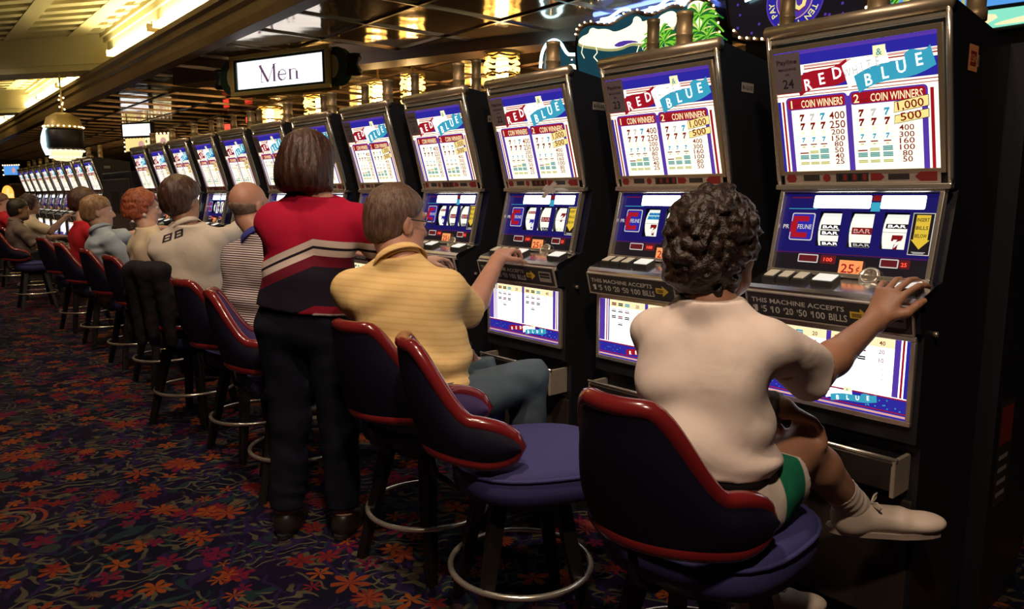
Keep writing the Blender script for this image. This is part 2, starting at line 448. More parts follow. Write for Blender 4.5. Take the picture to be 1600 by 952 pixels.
US = (0, -1, 0)
def ribbon_logo(a, u, v, w, h, rot=.36):
    """RED WHITE & BLUE on three slanting ribbons"""
    c, s = math.cos(rot), math.sin(rot)
    def L(x, y): return (u+x*c-y*s, v+x*s+y*c)
    def wave(x0, x1, y0, y1, m, l):
        n = 8; top = []; bot = []
        for i in range(n+1):
            x = x0+(x1-x0)*i/n; d = .10*h*math.sin(i/n*6.28)
            top.append(L(x*w, y1*h+d)); bot.append(L(x*w, y0*h+d))
        a.poly(bot+top[::-1], m, l)
    wave(-.50, -.02, -.10, .62, 'lred', 2); wave(-.07, .30, -.50, .42, 'lwhite', 3); wave(.0, .62, -.80, -.12, 'lcyan', 4); wave(.42, .62, -.62, -.05, 'lcyan', 5)
    for t, x, y, m, l in (('R', -.40, .02, 'lwhite', 6), ('E', -.27, .04, 'lwhite', 6), ('D', -.13, .03, 'lwhite', 6),
                          ('B', .10, -.66, 'lwhite', 7), ('L', .24, -.63, 'lwhite', 7), ('U', .37, -.64, 'lwhite', 7), ('E', .51, -.62, 'lwhite', 7)):
        q = L(x*w, y*h); a.txt(t, q[0], q[1], .46*h, m, l, rot=.10, sx=.85)
    for t, x in zip('WHITE', (-.05, .02, .08, .14, .21)):
        q = L(x*w, -.08*h); a.txt(t, q[0], q[1], .36*h, 'lgrey', 5, rot=.10, sx=.6)
    q = L(.24*w, .22*h); a.rect(q[0]-.05*w, q[1], q[0]+.05*w, q[1]+.42*h, 'lcream', 4); a.txt('&', q[0], q[1]+.06*h, .26*h, 'lteal', 6)

def upper_art():
    W, H = .445, .350
    a = Art((.098-.010, W/2, 1.392), US, (-.1, 0, .345))
    a.rect(0, 0, W, H, 'lit', 0)
    Y = lambda f: H*(1-f); X = lambda f: W*f
    a.rect(0, Y(.115), W, H, 'lblue'); a.rect(0, Y(.03), W, H, 'lpurple', 2)
    a.rect(X(.2), Y(.14), W, Y(.122), 'lpink'); a.rect(X(.2), Y(.158), W, Y(.148), 'lred')
    a.rect(X(.19), Y(.315), W, Y(.18), 'lblue')
    ribbon_logo(a, X(.515), Y(.232), W*.74, H*.20, .25)
    a.rect(0, Y(.338), W, Y(.330), 'lred'); a.rect(0, Y(.362), W, Y(.356), 'lred', 1)
    # border strips
    for f0, f1, m in ((.0, .018, 'lblue'), (.028, .042, 'lred'), (.055, .088, 'lpurple'), (.952, .972, 'lred'), (.905, .938, 'lpurple'), (.455, .492, 'lpurple')):
        a.rect(X(f0), 0, X(f1), Y(.40), m)
    a.rbox(X(.055), Y(.478), X(.468), Y(.372), .012, 'lpurple', 1); a.rbox(X(.480), Y(.478), X(.94), Y(.372), .012, 'lpurple', 1)
    a.rbox(X(.068), Y(.472), X(.452), Y(.384), .008, 'lred', 2); a.rbox(X(.494), Y(.472), X(.928), Y(.384), .008, 'lred', 2)
    h1 = H*.062
    a.txt('1', X(.095), Y(.462), h1*1.08, 'lcream', 3); a.txt('ST', X(.130), Y(.464), h1*.5, 'ldred', 3)
    a.txt('COIN WINNERS', X(.30), Y(.462), h1, 'lcream', 3, width=W*.275)
    a.txt('2', X(.525), Y(.462), h1*1.08, 'lcream', 3); a.txt('ND', X(.575), Y(.464), h1*.5, 'ldred', 3)
    a.txt('COIN WINNERS', X(.762), Y(.462), h1, 'lcream', 3, width=W*.30)
    rows = [.575, .648, .70, .752, .80, .850, .898, .945]
    for s, (cols, vx, vals) in enumerate((((.155, .225, .295), .395, ('400', '250', '200', '150', '80', '50', '40', '25')), ((.545, .62, .70), .815, ('', '', '400', '300', '160', '100', '80', '50')))):
        for r, f in enumerate(rows):
            big = r < 2
            h = H*(.062 if big else .044)
            if vals[r]: a.txt(vals[r], X(vx), Y(f), h, 'ldred', 3, width=W*(.034*len(vals[r]) if big else .029*len(vals[r])))
            if r > 0: a.rect(X(.095 if s == 0 else .498), Y(f)+H*.052, X(.45 if s == 0 else .90), Y(f)+H*.0545, 'lgrey', 1)
            for c, fx in enumerate(cols):
                if r == 0: a.seven(X(fx), Y(f), H*.058, ('ldred', 'lgrey', 'lcyan')[c])
                elif r == 1: a.seven(X(fx), Y(f), H*.058, 'ldred')
                elif r == 2: a.seven(X(fx), Y(f), H*.038, 'lcream')
                elif r == 3: a.seven(X(fx), Y(f), H*.040, 'lcyan')
                elif r == 4:
                    a.rect(X(fx)-.010, Y(f)+H*.022, X(fx)+.010, Y(f)+H*.032, 'ldred', 2); a.rect(X(fx)-.004, Y(f)+.0005, X(fx)+.004, Y(f)+H*.012, 'lolive', 2)
                else:
                    kind = (0, 1, 3)[c] if r == 5 else 3 if r == 6 else 2
                    m = 'ldred' if kind == 0 else ('lolive' if kind in (1, 2) else 'lteal')
                    n = 1 if kind == 0 else 2 if kind in (1, 2) else 3
                    for q in range(n): a.rbox(X(fx)-.0135, Y(f)+H*.013*q, X(fx)+.0135, Y(f)+H*(.013*q+.011), .001, m, 2)
    for t, f0, f1, tilt in (('1,000', .565, .475, .10), ('500', .650, .578, .10)):
        u0, u1 = X(.745), X(.945)
        a.poly([(u0, Y(f0)), (u1, Y(f0)+.012), (u1, Y(f1)+.010), (u0+.002, Y(f1)-.002)], 'lblack', 3)
        a.poly([(u0+.0015, Y(f0)+.0015), (u1-.0015, Y(f0)+.0135), (u1-.0015, Y(f1)+.0085), (u0+.0035, Y(f1)-.0035)], 'lyellow', 4)
        a.txt(t, (u0+u1)/2, Y(f0)+.010, H*.062, 'ldred', 5, rot=tilt, width=W*(.15 if len(t) > 3 else .12))
    return a

def belly_art():
    W, H = .445, .215
    a = Art((-.010, W/2, .722), US, (0, 0, 1))
    a.rect(0, 0, W, H, 'litb', 0)
    a.rect(0, 0, W, .052, 'lblue'); a.rect(0, .004, W, .010, 'lpink', 2); a.rect(0, .014, W, .017, 'lred', 2); a.rect(0, .052, W, .056, 'lred', 2)
    ribbon_logo(a, .235, .036, .21, .028, .16)
    for i in range(14): a.disc(.33+.10*random.random(), .02+.026*random.random(), .0022, 'lcyan', 2, 6)
    for i in range(10): a.disc(.02+.10*random.random(), .02+.026*random.random(), .0016, 'lcyan', 2, 6)
    for u0, u1, m in ((0, .022, 'lpurple'), (.028, .034, 'lred'), (.038, .044, 'lpurple'), (W-.022, W-.016, 'lred'), (W-.012, W, 'lblue'), (W-.042, W-.026, 'lpurple'), (.212, .226, 'lpurple')):
        a.rect(u0, .058, u1, H, m)
    a.rect(.044, H-.026, .212, H, 'lcream'); a.rect(.226, H-.026, W-.042, H, 'lcream')
    for s, (cs, vx, vals) in enumerate((((.066, .098, .130), .178, ('20', '10', '5', '2')), ((.248, .282, .316), .370, ('40', '20', '10', '4')))):
        for r in range(4):
            v = H-.020-.024*r
            if r < 3: a.txt(vals[r], vx, v, .012, 'ldred', 3)
            for c, u in enumerate(cs):
                if r == 3 and c != 1: continue
                m = 'ldred' if (c+r) % 3 == 0 else 'lcyan' if (r == 0 and c == 2) else 'lblack'
                a.rect(u-.011, v, u+.011, v+.0045, m, 2); a.rect(u-.011, v+.006, u+.011, v+.0105, m if r % 2 == 0 else 'lgrey', 2)
    for q in range(3): a.disc(.375, .10+.014*q, .0016, 'ldred', 2, 6)
    return a

def reel_panel_art():
    W, H = .445, .235
    a = Art((.061-.006, W/2, 1.095), US, (.060, 0, .255))
    a.wins = [(.118, .184), (.212, .278), (.306, .372)]
    v0, v1 = .078, .182
    cuts = [0]+[x for w in a.wins for x in w]+[W]
    a.rect(0, 0, W, v0, 'lnavy', 0); a.rect(0, v1, W, H, 'lnavy', 0)
    for i in range(0, len(cuts), 2): a.rect(cuts[i], v0, cuts[i+1], v1, 'lnavy', 0)
    a.rect(0, 0, W, .052, 'lblack', 1); a.rect(0, .054, W, .056, 'leddim', 1)
    # lit lamp panels
    a.rbox(.092, .192, .262, .230, .004, 'lamp', 1); a.rbox(.290, .192, .408, .230, .004, 'lamp', 1)
    a.rect(.266, .214, .288, .230, 'ldred', 2); a.rect(.264, .184, .290, .210, 'lcyan', 1)
    a.txt('BAR', .158, .198, .010, 'ldred', 2); a.rect(.110, .200, .118, .202, 'lblack', 2); a.rect(.124, .200, .130, .202, 'lblack', 2)
    a.rect(.366, .200, .378, .202, 'ldred', 2)
    a.rect(.02, .222, .085, .225, 'ldred', 1); a.rect(.015, .188, .105, .190, 'lcyan', 2)
    # emblem on the left
    a.rbox(.030, .092, .104, .176, .006, 'lgrey', 1); a.rbox(.033, .095, .101, .173, .005, 'lblue', 2)
    a.rect(.036, .150, .086, .166, 'lred', 3); a.rect(.036, .100, .086, .116, 'lred', 3); a.rect(.030, .116, .052, .150, 'lred', 3)
    a.txt('FEUNE', .076, .127, .014, 'lgrey', 4, width=.044); a.txt('PR', .016, .127, .013, 'lgrey', 4)
    # INSERT BILLS BELOW
    a.rect(.382, .066, .438, .182, 'lgrey', 1); a.rect(.384, .068, .436, .180, 'lblack', 2)
    a.poly([(.392, .108), (.386, .108), (.410, .082), (.434, .108), (.428, .108), (.428, .176), (.392, .176)][::1], 'lgold', 3)
    for t, v in (('INSERT', .158), ('BILLS', .136), ('BELOW', .114)): a.txt(t, .410, v, .010, 'lblack', 4, width=.031)
    a.rect(.392, .073, .428, .0745, 'lgrey', 3); a.rect(.396, .070, .424, .0715, 'lgrey', 3)
    # meters
    for u0, u1, on in ((.075, .132, 0), (.145, .186, 1), (.318, .362, 0), (.368, .392, 1)):
        a.rbox(u0-.003, .026, u1+.003, .051, .003, 'lgrey' if not on else 'leddim', 2); a.rect(u0, .029, u1, .048, 'leddim', 3)
    a.txt('100', .166, .033, .011, 'led', 4, width=.026); a.txt('25', .380, .032, .011, 'led', 4, width=.015)
    return a

REELS = {}
def reel_mb(kind, u0, u1):
    W = .445
    a = Art((.061+.006, W/2, 1.095), US, (.060, 0, .255)); a.curve = (.130, .085)
    n = 8
    for i in range(n): a.rect(u0-.004, .060+.140*i/n, u1+.004, .060+.140*(i+1)/n, 'reel', 0)
    c = (u0+u1)/2; w = (u1-u0)*.46
    def bar(v, m='lblack', tm='lwhite', h=.014):
        a.rect(c-w, v, c+w, v+h, m, 1); a.txt('BAR', c, v+h*.2, h*.62, tm, 2, width=w*1.6)
    if kind == 0: bar(.128); bar(.110); bar(.078)
    elif kind == 1: bar(.116, 'ldred', 'lpink', .020); bar(.078, 'lblack', 'lgrey')
    elif kind == 2: bar(.136); a.seven(c, .076, .042, 'ldred', 1)
    elif kind == 3: a.seven(c, .082, .040, 'ldred', 1); bar(.140, 'lcyan', 'lblue'); bar(.156, 'lcyan', 'lblue', .012)
    elif kind == 4: a.seven(c, .118, .038, 'ldred', 1); bar(.080, 'lolive', 'lwhite', .010)
    else: a.seven(c, .084, .040, 'lblue', 1); bar(.150, 'ldred', 'lpink', .012)
    a.rect(u0-.003, .1245, u1+.003, .1255, 'lblack', 4)
    return a

def bill_sign_art():
    W, H = .470, .068
    a = Art((-.052, W/2, .9655), US, (-.020, 0, .070))
    a.rect(0, 0, W, H, 'plated', 0)
    a.txt('THIS MACHINE ACCEPTS', .012, .040, .0145, 'silvertext', 1, 'L', width=.285)
    u = .014
    for t, w in (('$1', .022), ('$5', .024), ('$10', .036), ('$20', .036), ('$50', .036), ('$100', .048), ('BILLS', .056)):
        if t[0] == '$': a.txt('$', u, .021, .008, 'silvertext', 1, 'L'); a.txt(t[1:], u+.006, .010, .021, 'silvertext', 1, 'L', width=w-.011)
        else: a.txt(t, u, .010, .021, 'silvertext', 1, 'L', width=w-.004)
        u += w+.006
    a.poly([(.312, .024), (.340, .024), (.340, .014), (.366, .034), (.340, .054), (.340, .044), (.312, .044)], 'yelprint', 1)
    for q in range(3): a.rect(.318, .029+.004*q, .344, .0305+.004*q, 'ink', 2)
    a.rbox(.388, .012, .458, .056, .004, 'plate', 1); a.rect(.394, .030, .452, .036, 'ink', 2); a.rect(.394, .040, .452, .050, 'plated', 2)
    return a

def label_strip_art():
    W, H = .445, .036
    a = Art((.105-.012, W/2, 1.353), US, (-.08, 0, .345))
    a.rect(0, 0, W, H, 'steel', 0)
    a.poly([(.012, .006), (.034, .006), (.040, .018), (.034, .030), (.012, .030), (.006, .018)], 'inkred', 1)
    a.rect(.062, .010, .112, .028, 'plated', 1); a.disc(.134, .018, .012, 'inkred', 1, 10)
    a.rect(.162, .006, .256, .031, 'plated', 1)
    for q in range(6): a.rect(.170+.014*q, .010, .180+.014*q, .027, 'inkred' if q % 2 else 'ink', 2)
    a.poly([(.262, .008), (.290, .008), (.300, .018), (.290, .029), (.262, .029)], 'inkred', 1)
    a.rect(.310, .010, .366, .026, 'plated', 1); a.poly([(.380, .018), (.394, .005), (.436, .005), (.436, .031), (.394, .031)], 'inkred', 1)
    return a

CARDS = {}
def card_mb(n):
    a = Art((.0155, .445/2, 1.735), US, (-.1, 0, .345), .0006)
    a.o = Vector((.098-.010, .445/2, 1.392))+a.V*.235+a.N*.006
    w, h = .082, .112
    a.rbox(0, 0, w, h, .004, 'card', 0)
    a.txt('Payline', w/2, .082, .013, 'cardtext', 1, width=.062); a.txt('MACHINE', w/2, .064, .007, 'cardtext', 1, width=.054); a.txt('NO.', w/2, .050, .006, 'cardtext', 1)
    a.txt(str(n), w/2, .014, .026, 'cardtext', 1)
    return a

def make_machine(num, label, rz=0):
    t = thing('slot_machine', label, 'slot machine', (X0, 0, 0), 0, 'lit slot machines along the aisle')
    cabinet_mb().build('cabinet', t)
    # side labels
    for s in (-1, 1):
        a = Art((.13 if s < 0 else .20, s*(MW/2+.001), 1.655), (-s*1.0 if s > 0 else 1, 0, 0), (0, 0, 1))
        a.rect(0, 0, .07, .030, 'plate', 0); a.txt('B-12-33', .035, .009, .012, 'ink', 1, width=.056)
        a.build('side_sticker', t)
    o = upper_art().build('pay_table_glass', t); o['label'] = 'brightly lit red white and blue pay table glass'
    b = MB()
    panel_frame(b, (.098-.010, .2225, 1.392), US, (-.1, 0, .345), .445, .352, .012, .005, M['bronze'])
    b.build('glass_frame', t)
    for s in (-1, 1):
        b = MB()
        q = [(-.004, 1.78), (.026, 1.655), (.064, 1.51), (.098, 1.37), (.104, 1.35)]
        b.tube([(x-.004, s*(MW/2-.006), z) for x, z in q], .0075, M['chrome'], 8)
        b.build('side_trim', t)
    b = MB(); b.tube([(.0, MW/2+.004, 1.790), (.0, -MW/2-.004, 1.790)], .020, M['bronze'], 12); b.box((-.004, -MW/2, 1.755), (.02, MW/2, 1.772), M['chrome'], .003); b.build('top_bar', t)
    label_strip_art().build('label_strip', t)
    # reel door
    reel_panel_art().build('reel_glass', t)
    b = MB(); panel_frame(b, (.055, .2225, 1.095), US, (.060, 0, .255), .445, .237, .013, .020, M['chrome']); b.build('reel_frame', t, .002)
    card_mb(num).build('number_card', t)
    b = MB(); b.box((.085, -MW/2, 1.336), (.112, MW/2, 1.352), M['chrome'], .003); b.build('waist_bar', t)
    # button deck
    b = MB(); b.prism([(-.058, 1.030), (-.058, 1.046), (-.046, 1.056), (.056, 1.088), (.056, 1.075), (-.04, 1.030)], 'y', -MW/2, MW/2, M['deck']); b.build('button_deck', t)
    for y, w, m in ((.195, .040, 'cap'), (.148, .040, 'cap'), (.100, .040, 'cap'), (.028, .066, 'capw'), (-.195, .070, 'capw')):
        b = MB(); sl = .030/.1
        def wedge(x0, x1, y0, y1, h0, h1, mt, ins=0):
            vs = [(x, yy, 1.055+(x+.046)*.31+hh) for hh in (h0, h1) for x, yy in ((x0, y0), (x1, y0), (x1, y1), (x0, y1))]
            b.add(vs, [(3, 2, 1, 0), (4, 5, 6, 7), (0, 1, 5, 4), (1, 2, 6, 5), (2, 3, 7, 6), (3, 0, 4, 7)], mt)
        wedge(-.028, .022, y-w/2, y+w/2, .0, .017, M['rubber']); wedge(-.024, .018, y-w/2+.004, y+w/2-.004, .017, .0215, M[m])
        b.build('button', t, .002)
    b = MB(); b.lathe([(.0, 0), (.030, 0), (.030, .006), (.020, .010), (.018, .003), (.0, .003)], M['chrome'], 18)
    o = b.build('coin_slot', t); o.location = (.044, -.075, 1.093); o.rotation_euler = (0, R(-55), 0)
    a = Art((.046, .018, 1.092), US, (.060, 0, .255)); a.rect(0, 0, .068, .044, 'lorange', 0); a.txt('25', .026, .008, .026, 'lred', 1, width=.038); a.txt('¢', .056, .014, .018, 'lred', 1); a.build('price_card', t)
    b = MB(); panel_frame(b, (-.048, .238, .963), US, (-.020, 0, .070), .476, .074, .004, .004, M['steel']); b.box((-.064, -MW/2, 1.026), (-.044, MW/2, 1.040), M['chrome'], .004); b.build('deck_edge', t)
    bill_sign_art().build('bill_sign', t)
    b = MB()
    for z in (.905, .99): b.lathe([(.008, 0), (.008, .01), (.003, .012)], M['chrome'], 10, (0, 0, 0))
    o = b.build('door_lock', t); o.location = (.05, -MW/2-.001, .955); o.rotation_euler = (R(90), 0, 0)
    belly_art().build('belly_glass', t)
    b = MB(); panel_frame(b, (-.010, .2225, .722), US, (0, 0, 1), .445, .217, .014, .010, M['chrome']); b.build('belly_frame', t, .002)
    # coin tray and base
    b = MB(); b.prism([(.03, .50), (-.045, .53), (-.070, .615), (-.060, .628), (-.048, .618), (-.03, .56), (.03, .55)], 'y', -.22, .22, M['darkbrown'])
    b.tube([(-.064, .23, .625), (-.064, -.23, .625)], .006, M['chrome'], 8)
    for s in (-1, 1): b.box((-.068, s*.222-.006, .52), (.03, s*.222+.006, .625), M['steel'], .003)
    b.build('coin_tray', t)
    b = MB(); b.box((.022, -MW/2+.01, .12), (.035, MW/2-.01, .49), M['darkbrown'], .004); b.box((.060, -MW/2, .0), (.075, MW/2, .11), M['rubber']); b.build('base_door', t)
    candle_mb().build('candle_lamp', t)
    return t

def candle_mb(h=.15, lift=0):
    b = MB()
    if lift: b.lathe([(.020, 1.76), (.020, 1.765+lift)], M['brass'], 12, (.15, 0, 0))
    b.lathe([(.034, 1.765), (.034, 1.80), (.029, 1.803), (.029, 1.803+h*.42), (.031, 1.806+h*.42), (.031, 1.812+h*.42), (.028, 1.815+h*.42), (.028, 1.80+h*.9), (.030, 1.802+h*.9), (.030, 1.80+h), (.010, 1.803+h)], M['brass'], 16, (.15, 0, lift))
    return b

reel_meshes = {}
def add_reels(t, kinds):
    for i, k in enumerate(kinds):
        w = ((.118, .184), (.212, .278), (.306, .372))[i]
        if (k, i) not in reel_meshes:
            o = reel_mb(k, *w).build('reel', t); reel_meshes[(k, i)] = o.data
        else:
            o = bpy.data.objects.new('reel', reel_meshes[(k, i)]); COL.objects.link(o); o.parent = t

def mlabel(i):
    return {0: 'slot machine with card 24, nearest of the row, before the woman in white',
            1: 'slot machine with card 23, in front of the empty blue-seated stool',
            2: 'slot machine with card 22, played by the man in the yellow polo shirt',
            3: 'slot machine with card 21, just behind the head of the man in yellow',
            4: 'slot machine with card 20, directly right of the standing woman in red',
            5: 'slot machine with card 19, half hidden by the standing woman in red'}.get(i) or \
        'slot machine with card %d, %s from the dark cabinet ending the row' % (24-i, {6: 'sixth', 7: 'fifth', 8: 'fourth', 9: 'third', 10: 'second', 11: 'first'}[i])
proto = make_machine(24, mlabel(0))
kinds_tab = [(0, 1, 2), (3, 4, 1), (5, 1, 4), (5, 1, 1), (3, 0, 5), (2, 4, 1)]
cab_y = []
first = list(proto.children)
for i in range(22):
    if i < 12: yc = Y0+MW/2+PITCHY*i
    else: yc = 10.55+MW/2+PITCHY*(i-12)
    if i == 0: t = proto
    else:
        t = proto.copy(); COL.objects.link(t)
        for ch in first:
            if ch.name.startswith('number_card') and i < 12:
                card_mb(24-i).build('number_card', t); continue
            c = ch.copy(); COL.objects.link(c); c.parent = t
        if i < 12: t['label'] = mlabel(i)
        else:
            t['group'] = 'slot machines of the distant second bank'
            t['label'] = 'slot machine in the distant bank beyond the dark cabinet, %s from the right' % ['first', 'second', 'third', 'fourth', 'fifth', 'sixth', 'seventh', 'eighth', 'ninth', 'tenth'][i-12]
    t.location = (X0, yc, 0); cab_y.append(yc)
    add_reels(t, kinds_tab[i % 6])
    if i == 2:
        a = Art((-.011, .022, 1.318), US, (.35, 0, .9)); a.o = Vector((.040, -.05, 1.312))
        a.poly([(0, 0), (.025, -.006), (.075, .060), (.045, .066)], 'plate', 0); a.poly([(-.006, .034), (.010, .056), (.082, .030), (.070, .012)], 'plate', 1)
        o = a.build('tape_strip', t); o['label'] = 'grey tape crossed over the top of the reel glass'
# one red-lit bill slot on the machine behind the man in yellow
# back-to-back machines facing the other way: only their tall lamps rise into view
bt = None
words = ['first', 'second', 'third', 'fourth', 'fifth', 'sixth', 'seventh', 'eighth', 'ninth', 'tenth', 'eleventh', 'twelfth']
for i in range(12):
    yc = .96+.668*i
    if bt is None:
        bt = thing('slot_machine', '', 'slot machine', (0, 0, 0), math.pi)
        cabinet_mb().build('cabinet', bt); candle_mb(.20, .115).build('candle_lamp', bt)
        b = MB(); b.box((-.004, -MW/2, 1.755), (.02, MW/2, 1.79), M['bronze'], .004); b.build('top_bar', bt); t = bt
    else: t = copy_tree(bt)
    t.location = (X0+.436*2+.008, yc, 0)
    tag(t, 'black slot machine backing onto the lit row, its brass lamp %s from the right' % words[i], 'slot machine', 'machines backing onto the lit row')
# dark switched-off cabinet that ends the first row
t = thing('change_kiosk', 'dark unlit cabinet closing the far end of the lit row', 'cabinet', (X0+.02, 9.45, 0))
b = MB(); b.box((0, -.62, 0), (.55, .70, 1.58), M['black'], .012); b.build('body', t)
b = MB(); b.box((-.012, -.58, .95), (.002, .66, 1.50), M['plated'], .004); b.box((-.012, -.58, .12), (.002, .66, .88), M['plated'], .004); b.build('door', t)
b = MB(); b.box((-.03, -.58, .895), (.0, .66, .925), M['steel'], .004); b.build('ledge', t)
b = MB(); b.box((-.022, -.1, 1.12), (-.010, .22, 1.36), M['ink'], .004); b.build('screen', t)
# a dim notice low on the side of the machine that backs onto the nearest one
a = Art((-.10, MW/2+.001, .35), (-1, 0, 0), (0, 0, 1)); a.o = Vector((.40, MW/2+.0015, .36))
a.rect(0, 0, .13, .34, 'plated', 0); a.rect(.012, .20, .118, .32, 'inkred', 1)
for q in range(4): a.rect(.02, .03+.04*q, .10, .045+.04*q, 'plate', 1)
a.build('notice', bt)
a = Art((.23, -MW/2-.0016, 1.645), (1, 0, 0), (0, 0, 1)); a.o = Vector((.125, -MW/2-.0016, 1.64))
a.rect(0, 0, .064, .066, 'orange', 0); a.rect(.012, .014, .052, .050, 'inkred', 1); a.txt('15N', .032, .022, .020, 'orange', 2)
o = a.build('orange_sticker', proto); o['label'] = 'faded orange square sticker on the black side'
# ------------------------------------------------------------------ signs
def slab(mb, pts, y0, y1, m):
    n = len(pts)
    vs = [(x, y0, z) for x, z in pts]+[(x, y1, z) for x, z in pts]
    mb.add(vs, [(i, (i+1) % n, (i+1) % n+n, i+n) for i in range(n)]+[tuple(range(n-1, -1, -1)), tuple(range(n, 2*n))], m)
def resample(pts, step, closed=True):
    out = []; q = pts+[pts[0]] if closed else pts
    for (a, b), (c, d) in zip(q[:-1], q[1:]):
        L = math.hypot(c-a, d-b); n = max(1, int(L/step))
        for k in range(n): out.append((a+(c-a)*k/n, b+(d-b)*k/n))
    return out
def smooth_poly(pts, it=2, closed=True):
    for _ in range(it):
        o = []; n = len(pts)
        for i in range(n if closed else n-1):
            a, b = pts[i], pts[(i+1) % n]
            o += [(a[0]*.75+b[0]*.25, a[1]*.75+b[1]*.25), (a[0]*.25+b[0]*.75, a[1]*.25+b[1]*.75)]
        pts = o if closed else [pts[0]]+o+[pts[-1]]
    return pts

# MEN sign: gold frame, green inner frame, lit panel, scroll ends
t = thing('restroom_sign', 'lit white Men sign in a gold and green frame under the mirrored ceiling', 'sign', (2.94, 6.76, 2.435), math.atan2(-.94, .34)); t.scale = (1.36, 1.0, 1.0)
b = MB(); b.box((-.42, -.045, -.15), (.42, .045, .15), M['black']); b.box((-.06, -.02, .15), (.06, .02, .21), M['gold']); b.build('case', t)
M['signlit'] = emat('lit_sign_panel', (.95, .97, 1), 1.5, True)
M['green'] = mat('dark_green_paint', (.012, .05, .035), .4)
for s, nm in ((-1, 0), (1, 0)):
    b = MB(); y = s*.045
    for (x0, z0, x1, z1) in ((-.47, -.185, .47, -.145), (-.47, .145, .47, .185), (-.47, -.145, -.43, .145), (.43, -.145, .47, .145)):
        b.box((x0, min(y, y+s*.03), z0), (x1, max(y, y+s*.03), z1), M['gold'], .006)
    for (x0, z0, x1, z1) in ((-.43, -.145, .43, -.125), (-.43, .125, .43, .145), (-.43, -.125, -.405, .125), (.405, -.125, .43, .125)):
        b.box((x0, min(y, y+s*.022), z0), (x1, max(y, y+s*.022), z1), M['green'])
    b.build('frame', t)
    a = Art((-.405*(-s) if s > 0 else -.405, s*.052, -.125), (-s, 0, 0), (0, 0, 1), .001)
    a.rect(0, 0, .81, .25, 'signlit', 0)
    M.setdefault('mauve', emat('lit_mauve_print', (.22, .09, .20), .6))
    def st(pts, w): a.stroke([(.405+(x-.412)*1.12, .125+(y-.125)*1.28) for x, y in pts], w, 'mauve', 1)
    st([(.262, .065), (.262, .185)], .006); st([(.250, .185), (.318, .065)], .022); st([(.318, .065), (.372, .185)], .006); st([(.372, .185), (.372, .065)], .020)
    st([(.246, .066), (.280, .066)], .005); st([(.352, .066), (.394, .066)], .005); st([(.244, .184), (.272, .184)], .005); st([(.364, .184), (.392, .184)], .005)
    pe = [(.440+.032*math.cos(R(q)), .103+.036*math.sin(R(q))) for q in range(0, 331, 22)]
    for i in range(len(pe)-1): st(pe[i:i+2], .017 if 5 < i < 12 else .007)
    st([(.410, .106), (.472, .106)], .009)
    st([(.505, .066), (.505, .137)], .018); st([(.560, .066), (.560, .120)], .018); st([(.505, .122), (.520, .134), (.545, .137), (.560, .120)], .006)
    st([(.490, .066), (.524, .066)], .005); st([(.544, .066), (.578, .066)], .005); st([(.490, .136), (.510, .136)], .005)
    a.build('lit_panel', t)
for s in (-1, 1):
    b = MB(); n = 14
    pts = [(s*(.47+.10*math.sin(math.pi*k/n)+.03), .16*math.cos(math.pi*k/n)) for k in range(n+1)]
    slab(b, [(s*.47, .16)]+pts+[(s*.47, -.16)], -.035, .035, M['green']); b.build('scroll_end', t)
    b = MB(); slab(b, [(s*.47, .10)]+[(s*(.47+.055*math.sin(math.pi*k/n)), .10*math.cos(math.pi*k/n)) for k in range(n+1)]+[(s*.47, -.10)], -.042, .042, M['coffer']); b.build('disc_ornament', t)
    b = MB(); b.lathe([(.0, -.09), (.045, -.09), (.055, -.05), (.03, 0), (.055, .05), (.045, .09), (0, .09)], M['black'], 14, (s*.63, 0, 0)); b.build('finial', t)

# generic illuminated toppers on the bank behind
M['skyteal'] = emat('lit_storm_sky', (.012, .07, .10), .7)
M['palm'] = emat('lit_palm_green', (.22, .62, .04), 1.0); M['palmd'] = emat('lit_palm_dark_green', (.02, .20, .03), .8)
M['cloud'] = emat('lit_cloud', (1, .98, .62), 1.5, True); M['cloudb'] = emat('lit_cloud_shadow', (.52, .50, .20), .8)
M['skyblue'] = emat('lit_blue_sky', (.10, .35, .85), 1.0, True); M['aqua'] = emat('lit_aqua_strip', (.25, .75, .55), 1.1, True)
M['marq'] = mat('marquee_rim_brown', (.10, .055, .035), .4, .5)
M['night'] = mat('purple_black_panel', (.020, .008, .035), .4)
def fronds(a, u, v, r, n=9, m=('palm', 'palmd'), l=4, seed=1):
    rnd = random.Random(seed)
    for i in range(n):
        an = R(-40+260*i/(n-1)); q = r*(.75+.4*rnd.random()); pts = []
        for k in range(6):
            f = k/5; pts.append((u+q*f*math.cos(an), v+q*f*math.sin(an)*.9-q*.45*f*f))
        w = q*.16; top = [(x, y+w*math.sin(math.pi*min(1, k/5+.12))) for k, (x, y) in enumerate(pts)]; bot = [(x, y-w*math.sin(math.pi*min(1, k/5+.12))) for k, (x, y) in enumerate(pts)]
        a.poly(bot+top[::-1], m[i % 2], l+i*.2)
        a.stroke(pts, w*.35, 'lyellow' if i % 3 == 0 else m[(i+1) % 2], l+i*.2+.1)
def topper(label, loc, outline, base_z, bx):
    t = thing('neon_topper', label, 'sign', loc, -math.pi/2)
    b = MB(); slab(b, outline, -.03, .10, M['marq']); b.build('case', t)
    b = MB(); b.box((bx[0], .0, 0), (bx[1], .55, base_z), M['black'], .01); b.build('base_cabinet', t)
    return t
def bulbs(t, pts, step, r=.008, y=-.04):
    me = None
    for x, z in resample(pts, step, False):
        if me is None: b = MB(); b.sphere((0, 0, 0), r, M['bulb'], 6, 4); o = b.build('marquee_bulb', t); me = o.data
        else: o = bpy.data.objects.new('marquee_bulb', me); COL.objects.link(o); o.parent = t
        o.location = (x, y, z)
